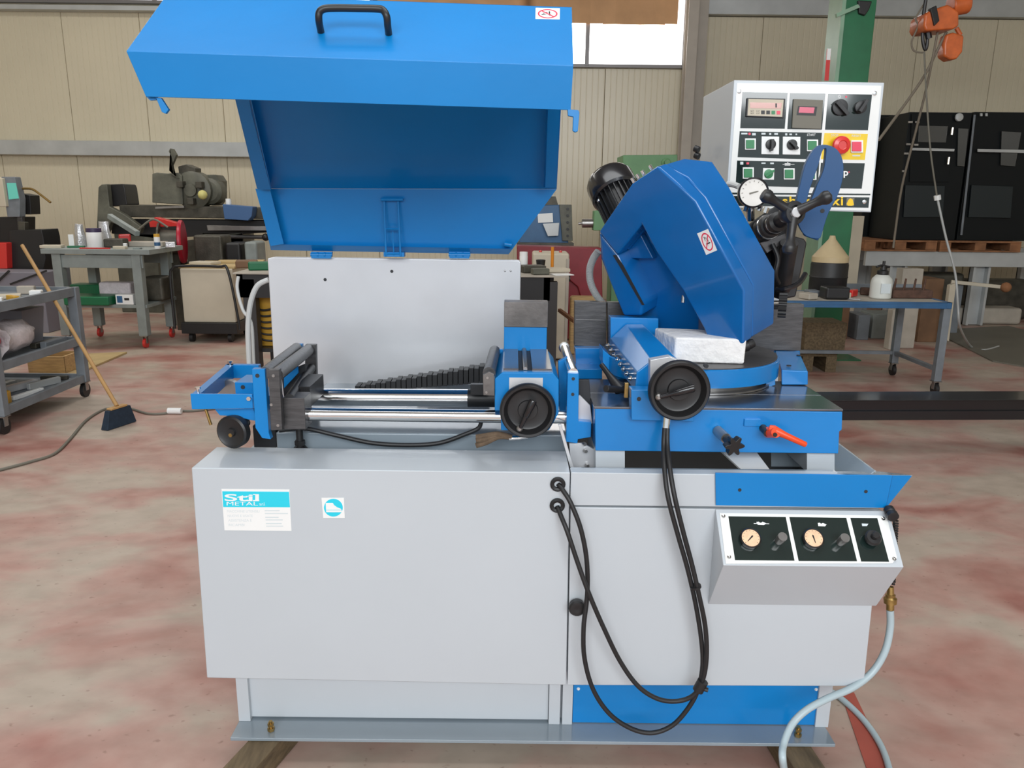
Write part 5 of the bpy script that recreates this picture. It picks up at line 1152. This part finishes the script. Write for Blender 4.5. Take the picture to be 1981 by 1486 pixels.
# ---------------------------------------------------------------- milling machine at the picture's left edge
mm_ = thing('milling_machine', (P(30, 450, 9.6).x, 9.8, 0), 'milling machine with teal screen at the left picture edge', 'machine')
def w_(poly, Y, d, name, mt, bev=.008, **k): return MB().px(poly, Y, d).obj(name, mt, mm_, bevel=bev, **k)
w_([(2, 342), (28, 342), (38, 384), (38, 420), (14, 420)], 9.4, .12, 'display_housing', CARTM)
w_([(13, 354), (30, 354), (36, 384), (17, 386)], 9.39, .01, 'screen', TEAL, .001)
w_([(-30, 340), (4, 345), (12, 400), (-30, 400)], 9.35, .2, 'head', CREAMP)
w_([(38, 374), (58, 378), (60, 415), (40, 415)], 9.6, .2, 'motor', BLACK)
w_([(-20, 420), (40, 420), (40, 530), (-20, 520)], 9.5, .3, 'ram', BLACK)
w_([(18, 446), (80, 444), (84, 460), (88, 500), (80, 540), (20, 540)], 9.3, .35, 'table_drive', BLACK)
w_([(30, 390), (42, 390), (44, 446), (34, 446)], 9.45, .05, 'quill', DSTEEL)
w_([(34, 428), (48, 430), (48, 446), (36, 446)], 9.4, .08, 'vise', IRON)
MB().tube([P(42, 365, 9.5), P(62, 366, 9.5), P(80, 378, 9.5), P(98, 392, 9.5)], .014, 8).obj('coolant_pipe', BRASS, mm_)
MB().box(P(-60, 500, 9.5).x, P(70, 500, 9.5).x, 9.5, 10.2, 0, P(0, 525, 9.5).z).obj('machine_column', CARTM, mm_, bevel=.01)
w_([(-40, 470), (12, 470), (14, 520), (-40, 520)], 9.2, .2, 'red_housing', RED)
solo(MB().px([(-20, 528), (88, 520), (92, 560), (60, 640), (-20, 640)], 7.4, .04) if 0 else MB().box(P(-40, 560, 8.8).x, P(84, 560, 8.8).x, 8.8, 9.2, 0, P(40, 527, 8.8).z), 'grey_chest', mat('lilac_grey_paint', (.20, .19, .22), .6), 'lilac grey chest under the milling machine', 'chest', bevel=.01)
for k, xx in enumerate((18, 60)):
    solo(MB().bar(P(-10+30*k, 550, 8.75), P(xx+30*k, 524, 8.75), .02, .02), 'dark_rod', BLACK, ('left' if k == 0 else 'right')+' dark rod leaning on the lilac grey chest', 'rod', bevel=0)
# ---------------------------------------------------------------- right side: blue rolling table
RX0, RX1, RY0, RY1 = 1.75, 3.56, 6.25, 7.05; RZ = P(1680, 584, 6.25).z
rt_ = thing('rolling_table', (2.6, 6.6, 0), 'long blue edged steel table on casters at right rear', 'table')
m = MB(); m.box(RX0, RX1, RY0, RY0+.04, RZ-.05, RZ); m.box(RX0, RX1, RY1-.04, RY1, RZ-.05, RZ); m.box(RX0, RX0+.04, RY0, RY1, RZ-.05, RZ); m.box(RX1-.04, RX1, RY0, RY1, RZ-.05, RZ); m.obj('top_frame', NAVY, rt_, bevel=.003)
MB().box(RX0+.04, RX1-.04, RY0+.04, RY1-.04, RZ-.012, RZ-.002).obj('table_top', CONC, rt_)
m = MB()
for x in (RX0+.03, RX1-.03):
    for y in (RY0+.03, RY1-.03):
        MB().box(x-.03, x+.03, y-.028, y+.028, .12, RZ-.05).obj('leg', CARTM, rt_, bevel=.003); caster(rt_, x, y, .12, .05, RUBBER)
MB().box(RX1-.05, RX1-.01, RY0+.05, RY1-.05, .20, .23).obj('side_stretcher', CARTM, rt_)
MB().box(RX0+.05, RX1-.05, RY1-.05, RY1-.02, .20, .23).obj('rear_stretcher', CARTM, rt_)
def rx(px_, Y): return P(px_, 560, Y).x
sb = thing('spray_bottle', (rx(1703, 6.5), 6.5, RZ), 'white pump spray bottle with black head on the blue table', 'bottle')
x = rx(1704, 6.5); MB().lathe((x, 6.5, RZ), (0, 0, 1), [(.078, 0), (.086, .01), (.086, .13), (.078, .165), (.05, .195), (.035, .20), (0, .20)], 24).obj('bottle', BOTTLE, sb)
MB().lathe((x, 6.5, RZ+.2), (0, 0, 1), [(.045, 0), (.045, .03), (.025, .04), (.018, .07), (0, .07)], 16).obj('pump_collar', BLACK, sb)
MB().tube([(x-.07, 6.48, RZ+.262), (x-.03, 6.48, RZ+.275), (x, 6.5, RZ+.27), (x+.05, 6.5, RZ+.262)], .009, 8).obj('nozzle', BLACK, sb)
MB().cyl((x, 6.5, RZ+.26), (x, 6.5, RZ+.31), .012, seg=8).obj('pump_rod', BLACK, sb)
MB().box(x-.04, x+.04, 6.412, 6.416, RZ+.05, RZ+.13).obj('label_patch', FAINT, sb)
for k, (px_, Y, sx_, sy_, sz_, mt_, nm, lab, cat) in enumerate((
    (1615, 6.45, .20, .16, .10, BLACK, 'black_rag', 'black rag bundle on the blue table left of bottle', 'rag'),
    (1640, 6.46, .05, .05, .05, CREAMP, 'pale_lump', 'pale round piece beside the red tool on table', 'tool part'),
    (1650, 6.6, .12, .05, .06, RED, 'red_tool', 'red handled tool lying on the blue table', 'tool'),
    (1674, 6.75, .10, .08, .06, RUST, 'rusty_part', 'rusty part directly left of the spray bottle', 'metal part'),
    (1572, 6.62, .12, .10, .05, CARTM, 'grey_part', 'grey part at left end of the blue table', 'metal part'),
    (1565, 6.4, .12, .1, .05, CONC, 'small_parcel', 'pale parcel on blue table next to the saw knob', 'parcel'),
    (1650, 6.38, .14, .03, .012, SILVER, 'wrench', 'small shiny wrench at the front of blue table', 'wrench'))):
    put(nm, mt_, lab, cat, rx(px_, Y), Y, RZ, sx_, sy_, sz_, .4*k)
rc = thing('rusty_comb_part', (rx(1758, 6.6), 6.6, RZ), 'rusty iron part with upright teeth right of the spray bottle', 'metal part')
x = rx(1756, 6.6); MB().box(x-.17, x+.17, 6.5, 6.72, RZ+.001, RZ+.07).obj('rusty_base', RUST, rc, bevel=.01)
for k in range(12): MB().cyl((x-.155+.028*k, 6.53+.05*(k % 3), RZ+.07), (x-.15+.028*k, 6.53+.05*(k % 3), RZ+.115+.02*(k % 3)), .008, seg=6).obj('tooth', RUST, rc)
solo(MB().bar(V(rx(1580, 6.8), 6.8, RZ+.12), V(rx(1690, 6.8), 6.8, RZ+.10), .02, .02), 'steel_rod', CARTM, 'grey rod lying across clutter on the blue table', 'rod', bevel=0) if 0 else None
put('long_bar', CARTM, 'long grey bar along the back of the blue table', 'bar', rx(1700, 7.0), 6.99, RZ, .75, .03, .07, 0)
# things below / behind that table
def cratef(px0, px1, pt, Y, z0, lab, name, mt, cat, d=.35, bev=.006): return solo(MB().bz(px0, px1, pt, Y, z0+.001, d), name, mt, lab, cat, bevel=bev)
pl1 = thing('wooden_pallet', (rx(1590, 7.12), 7.3, 0), 'low wooden pallet with blocks under the blue table', 'pallet')
xa_, xb_ = rx(1520, 7.12), rx(1655, 7.12)
for k in range(3): MB().box(xa_, xb_-.1, 7.12+.18*k, 7.24+.18*k, .15, .175).obj('plank', WOODD, pl1)
for k in range(3): MB().box(xa_+(xb_-xa_-.2)*k/2, xa_+(xb_-xa_-.2)*k/2+.1, 7.12, 7.6, .002, .149).obj('block', WOODD, pl1)
cratef(1560, 1640, 625, 7.14, .175, 'brown wooden crate standing on the low pallet', 'wooden_crate', WOODD, 'crate')
cratef(1600, 1645, 595, 8.95, .0, 'brown barrel like box behind the wooden crate', 'brown_box', BRICKBR, 'box')
cratef(1662, 1685, 610, 8.9, 0, 'dark grey box under the middle of the blue table', 'grey_box', CARTM, 'box')
cratef(1690, 1745, 608, 9.0, 0, 'grey stone block pair left of the pale slabs', 'stone_block', BENCH, 'block')
cratef(1748, 1788, 520, 8.4, 0, 'tall pale slab standing behind the blue table', 'pale_slab', CONC, 'slab', .15)
cratef(1728, 1746, 600, 8.3, 0, 'narrow pale post left of the tall slab', 'pale_post', CONC, 'post', .12)
cratef(1790, 1828, 540, 8.8, 0, 'dark brown cabinet behind the right end of blue table', 'brown_cabinet', BRICKBR, 'cabinet', .4)
solo(MB().px([(1838, 552), (1850, 548), (1836, 660), (1824, 658)], 8.6, .06), 'leaning_slat', CREAMP, 'pale slat leaning right of the brown cabinet', 'slat')
cratef(1610, 1748, 524, 7.7, .0, 'low dark machine part behind table clutter', 'dark_crate', IRON, 'crate', .1) if 0 else None
# funnel and black drum
dr = thing('black_drum', (rx(1600, 6.82), 6.82, RZ), 'black drum standing at the back of the blue table', 'drum')
x = rx(1600, 6.82); zdr = P(1600, 507, 6.82).z
MB().lathe((x, 6.82, RZ+.001), (0, 0, 1), [(.15, 0), (.156, .01), (.156, (zdr-RZ)*.5), (.161, (zdr-RZ)*.5+.01), (.156, (zdr-RZ)*.5+.02), (.156, zdr-RZ-.02), (.15, zdr-RZ-.001)], 32).obj('drum_shell', DRUM, dr)
zfn = P(1600, 456, 6.82).z
solo(MB().lathe((x, 6.82, zdr+.001), (0, 0, 1), [(.152, .0), (.152, .045), (.03, zfn-zdr-.03), (.022, zfn-zdr), (.012, zfn-zdr), (.02, zfn-zdr-.03), (.14, .035)], 36), 'large_funnel', FUNNEL, 'large cream funnel upside down on the black drum', 'funnel', bevel=0)
# crane column with jib and hoist
gc = thing('crane_column', (P(1635, 500, 7.6).x+.1, 7.9, 0), 'green steel crane column behind the control box', 'crane')
xa_, xb_ = P(1606, 300, 7.75).x, P(1664, 300, 7.75).x
MB().box(xa_, xb_, 7.75, 8.05, .01, 3.75).obj('column', CRANEG, gc, bevel=.008)
MB().box(xa_-.04, xa_-.005, 7.72, 8.05, .01, 3.75).obj('left_face_strip', CRANEL, gc, bevel=.003)  # paler green strip over the column's left face
MB().box(xa_-.2, xb_+.2, 7.66, 8.2, .0, .012).obj('base_plate', CRANEG, gc)
MB().box(xb_-.02, 6.2, 7.82, 7.98, 3.76, 3.96).obj('jib_beam', CRANEG, gc, bevel=.004)
MB().prism([P(1618, 26, 7.7), P(1660, 8, 7.7), P(1664, 14, 7.7), P(1620, 33, 7.7)], (0, .04, 0)).obj('brace', CRANEL, gc)
MB().px([(1660, 0), (1688, 2), (1682, 18), (1674, 30), (1662, 26)], 7.72, .15).obj('end_stop', BLACK, gc, bevel=.01)
MB().px([(1660, 30), (1676, 30), (1674, 60), (1655, 130), (1655, 100)], 7.8, .02).obj('bracket_plate', RAIL, gc)
MB().px([(1600, 95), (1608, 95), (1603, 156), (1595, 156)], 7.715, .005).obj('warning_label', RED, gc); MB().px([(1601, 94), (1608, 94), (1606, 116), (1599, 116)], 7.712, .005).obj('warning_label', WHITE, gc)
ho = thing('chain_hoist', (P(1830, 40, 7.6).x, 7.8, 3.0), 'orange electric chain hoist hanging at the top right', 'hoist')
def hh_(poly, Y, d, name, mt, bev=.02): return MB().px(poly, Y, d).obj(name, mt, ho, bevel=bev, seg=3)
hh_([(1790, 28), (1800, 20), (1835, 8), (1856, 22), (1856, 50), (1845, 56), (1792, 60), (1787, 50)], 7.6, .28, 'hoist_body', HOISTO)
MB().cyl(P(1838, 12, 7.7), P(1872, 6, 7.7), .09, seg=24).obj('hoist_motor', HOISTO, ho, bevel=.012)
hh_([(1800, 16), (1812, 10), (1818, 40), (1808, 50)], 7.58, .05, 'hoist_cover', BLACK, .006)
hh_([(1832, 66), (1845, 62), (1866, 68), (1863, 100), (1852, 114), (1838, 116), (1826, 108), (1827, 84)], 7.65, .13, 'chain_bag', HOISTO, .02)
MB().cyl(P(1850, 54, 7.7), P(1858, 68, 7.7), .02, seg=8).obj('bag_link', HOISTO, ho)
MB().tube([P(1836, 5, 7.75), (P(1836, 0, 7.75).x, 7.85, 3.76)], .02, 8, n=1).obj('trolley_hanger', STEEL, ho)
MB().tube([P(1791, 0, 7.7), P(1786, 35, 7.7), P(1785, 75, 7.7), P(1790, 96, 7.7), P(1794, 80, 7.7), P(1794, 40, 7.7)], .016, 8).obj('supply_cable', BLACK, ho)
MB().tube([P(1790, 4, 7.72), P(1772, 35, 7.72), P(1776, 50, 7.72), P(1764, 80, 7.72), P(1768, 98, 7.72), P(1785, 102, 7.72)], .008, 6).obj('supply_cable', ROPE, ho)
MB().tube([P(1794, 60, 7.7), P(1797, 75, 7.7)], .03, 8, n=1).obj('cable_gland', BLACK, ho)
# chains drawn as rope-like link runs
MB().tube([P(1831, 62, 7.7), P(1812, 100, 7.7), P(1780, 160, 7.7), P(1700, 271, 7.4)], .013, 6).obj('load_chain', ROPE, ho)
MB().tube([P(1814, 62, 7.7), P(1803, 120, 7.7), P(1790, 180, 7.8), P(1770, 260, 7.9), P(1745, 360, 8.0), P(1733, 440, 8.1), P(1728, 480, 8.1)], .011, 6).obj('load_chain', ROPE, ho)
pc = thing('pendant_cable', (P(1810, 383, 7.5).x, 7.5, 0), 'pale cable hanging from hoist and curling on the floor', 'cable')
MB().tube([P(1788, 100, 7.7), P(1792, 180, 7.6), P(1800, 290, 7.5), P(1813, 383, 7.5)], .008, 6).obj('upper_cable', CABG, pc)
MB().cyl(P(1813, 378, 7.5), P(1814, 387, 7.5), .03, seg=10).obj('coupling', WHITE, pc)
e = PZ(1880, 672, .012)
MB().tube([P(1814, 387, 7.5), P(1830, 460, 7.5), P(1848, 530, 7.5), P(1853, 590, 7.5), P(1858, 635, 7.6), e, PZ(1905, 677, .012), PZ(1932, 670, .012)], .011, 8).obj('lower_cable', RAIL, pc)
# ---------------------------------------------------------------- rack with pallets and black cabinets
rk = thing('steel_rack', (P(1850, 500, 10.1).x, 10.4, 0), 'grey steel rack carrying pallets at far right', 'rack')
zb0, zb1 = P(1850, 516, 10).z, P(1850, 487, 10).z
XR0, XR1 = P(1675, 500, 10).x, 8.4
for y in (10.0, 11.0): MB().box(XR0, XR1, y, y+.06, zb0, zb1).obj('beam', RAIL, rk, bevel=.004)
for px_ in (1738, 1900, 2090):
    for y in (10.0, 11.0):
        x = P(px_, 560, 10).x; m = MB(); m.box(x-.11, x-.08, y+.06, y+.16, .01, zb1); m.box(x+.08, x+.11, y+.06, y+.16, .01, zb1); m.box(x-.11, x+.11, y+.14, y+.16, .01, zb1); m.obj('upright', RAIL, rk)
def pallet(px0, px1, Y, z, lab, mt=PALLET):
    x0_, x1_ = P(px0, 480, Y).x, P(px1, 480, Y).x
    p_ = thing('euro_pallet' if 0 else 'wood_pallet', ((x0_+x1_)/2, Y, z), lab, 'pallet')
    for k in range(3): MB().box(x0_+(x1_-x0_-.14)*k/2, x0_+(x1_-x0_-.14)*k/2+.14, Y, Y+.9, z+.022, z+.115).obj('block', mt, p_, bevel=.003)
    for k in range(5): MB().box(x0_, x1_, Y+.19*k, Y+.19*k+.13, z+.116, z+.138).obj('plank', mt, p_, bevel=.002)
    for k in range(3): MB().box(x0_, x1_, Y+.39*k, Y+.39*k+.1, z+.002, z+.021).obj('bottom_plank', mt, p_)
    return p_
pallet(1672, 1812, 9.95, zb1, 'reddish wooden pallet under the left black cabinet')
pallet(1818, 1975, 9.95, zb1, 'reddish wooden pallet under the right black cabinet')
zp_ = zb1+.14
def bcab(px0, px1, ptop, Y, lab, seedk):
    x0_, x1_ = P(px0, 225, Y).x, P(px1, 225, Y).x; zt_c = P((px0+px1)/2, ptop, Y).z
    b_ = thing('black_cabinet', ((x0_+x1_)/2, Y+.3, zp_), lab, 'cabinet')
    MB().box(x0_, x1_, Y+.02, Y+.75, zp_+.001, zt_c).obj('cabinet_shell', BLKCAB, b_, bevel=.006)
    return b_, x0_, x1_, zt_c
b_, x0_, x1_, zt_c = bcab(1760, 1882, 217, 10.0, 'black cabinet with silver latches and small glass window', 1)
def bq(poly, name, mt, Y=10.0, d=.02, bev=.002): return MB().px(poly, Y, d).obj(name, mt, b_, bevel=bev)
bq([(1764, 221), (1842, 222), (1836, 352), (1760, 352)], 'upper_door', BLKCAB)
bq([(1778, 243), (1834, 244), (1830, 276), (1776, 275)], 'glass_window', DGLASS, 9.99)
bq([(1854, 248), (1874, 249), (1866, 322), (1852, 321)], 'glass_strip', DGLASS, 9.99)
bq([(1764, 286), (1847, 288), (1846, 293), (1763, 291)], 'door_bar', RAIL, 9.96)
bq([(1752, 358), (1828, 360), (1824, 420), (1748, 420)], 'lower_panel', mat('dark_teal_panel', (.005, .012, .015), .45), 9.99)
for (x, y) in ((1762, 236), (1758, 279), (1754, 297), (1750, 331), (1775, 236), (1773, 280)): bq([(x-4, y-2), (x+4, y-2), (x+4, y+2), (x-4, y+2)], 'hinge', STEEL, 9.96)
for (x, y) in ((1843, 253), (1836, 310)): MB().cyl(P(x, y-6, 9.95), P(x-2, y+8, 9.95), .016, seg=10).obj('latch', CHROME, b_)
c = P(1855, 227, 9.98); MB().lathe(c, (0, -1, 0), [(.05, 0), (.045, .02), (0, .03)], 18).obj('round_badge', RAIL, b_)
b_, x0_, x1_, zt_c = bcab(1886, 2060, 217, 10.02, 'black cabinet with tall glass window at right picture edge', 2)
bq([(1938, 254), (1976, 256), (1964, 322), (1936, 320)], 'glass_window', DGLASS, 10.01)
bq([(1892, 288), (1985, 290), (1985, 296), (1892, 294)], 'door_bar', RAIL, 9.97)
bq([(1884, 222), (1888, 222), (1862, 455), (1858, 455)], 'door_edge', CARTM, 10.0, .01)
bq([(1880, 358), (1960, 361), (1955, 422), (1874, 420)], 'lower_panel', bpy.data.materials['dark_teal_panel'], 10.0)
for x in (1899, 1909): bq([(x-2, 219), (x+2, 219), (x+2, 225), (x-2, 225)], 'hinge', RAIL, 9.98)
b_, x0_, x1_, zt_c = bcab(1690, 1750, 222, 10.8, 'dark cabinet with slanted top just right of the control box', 3)
bq([(1704, 232), (1745, 226), (1742, 330), (1700, 330)], 'door_panel', BLACK, 10.79)
cratef(1650, 1673, 418, 9.6, 0, 'narrow beige post right of the control box', 'beige_post', CREAMP, 'post', .12)
# items below the rack
put('concrete_beam', CONC, 'long pale concrete beam on floor under the rack', 'beam', P(1830, 600, 10.6).x, 10.35, 0, 1.6, .3, .22)
put('dark_engine', IRON, 'dark machine mass on the floor between rack legs', 'machine part', P(1930, 580, 10.6).x, 10.8, 0, 1.0, .3, .55)
put('oily_casting', IRON, 'dark oily base under the rack right beside the upright', 'machine part', P(1790, 560, 10.6).x, 10.35, .222, .6, .3, .45)
solo(MB().bar(P(1840, 545, 9.4), P(1946, 556, 9.2), .05, .04), 'pale_beam', CREAMP, 'pale fork arm sticking out towards the right edge', 'arm', bevel=.004)
c = P(1946, 556, 9.18); solo(MB().sph(c, .06, 14), 'fork_tip', PALLET, 'small orange tip at the end of the pale fork arm', 'tip', bevel=0)
MB_ = MB(); x = P(1850, 545, 9.5).x
solo(MB().box(x-.05, x+.05, 9.42, 9.52, 0, P(1850, 547, 9.5).z), 'fork_post', CARTM, 'grey post carrying the pale fork arm', 'post')
a = [PZ(1838, 655, .001), PZ(2100, 690, .001), PZ(2100, 740, .001), PZ(1925, 700, .001)]
solo(MB().prism([PZ(1800, 640, .001), PZ(1950, 632, .001), PZ(2150, 680, .001), PZ(2150, 740, .001), PZ(1920, 700, .001)], (0, 0, .012)), 'floor_sheet', CABG, 'grey brown sheet lying flat on the floor at far right', 'sheet', bevel=.001)
# ---------------------------------------------------------------- long black steel section on blocks
Yt = 4.55; zt_s = P(1800, 778, Yt).z; zb_s = P(1800, 817, Yt).z
ls = thing('long_steel_section', (3.5, Yt, zb_s), 'long black steel beam running out right behind the saw', 'beam')
xs0 = P(1500, 790, Yt).x; dy = .0
m = MB(); hgt = zt_s-zb_s
m.prism([V(xs0, Yt, zb_s), V(xs0, Yt, zb_s+hgt*.45), V(xs0, Yt+.02, zb_s+hgt*.45), V(xs0, Yt+.02, zb_s+hgt*.95), V(xs0, Yt, zb_s+hgt*.95), V(xs0, Yt, zt_s), V(xs0, Yt+.22, zt_s), V(xs0, Yt+.22, zb_s)], (4.2, 0.10, .03))
m.obj('section', BLACKG, ls, bevel=.003)
for k in range(3): put('steel_block', IRON, ('left', 'middle', 'right')[k]+'most support block under the long black beam' , 'block', xs0+.15+1.9*k, Yt+.14, 0, .12, .16, zb_s-.002+.012*k)
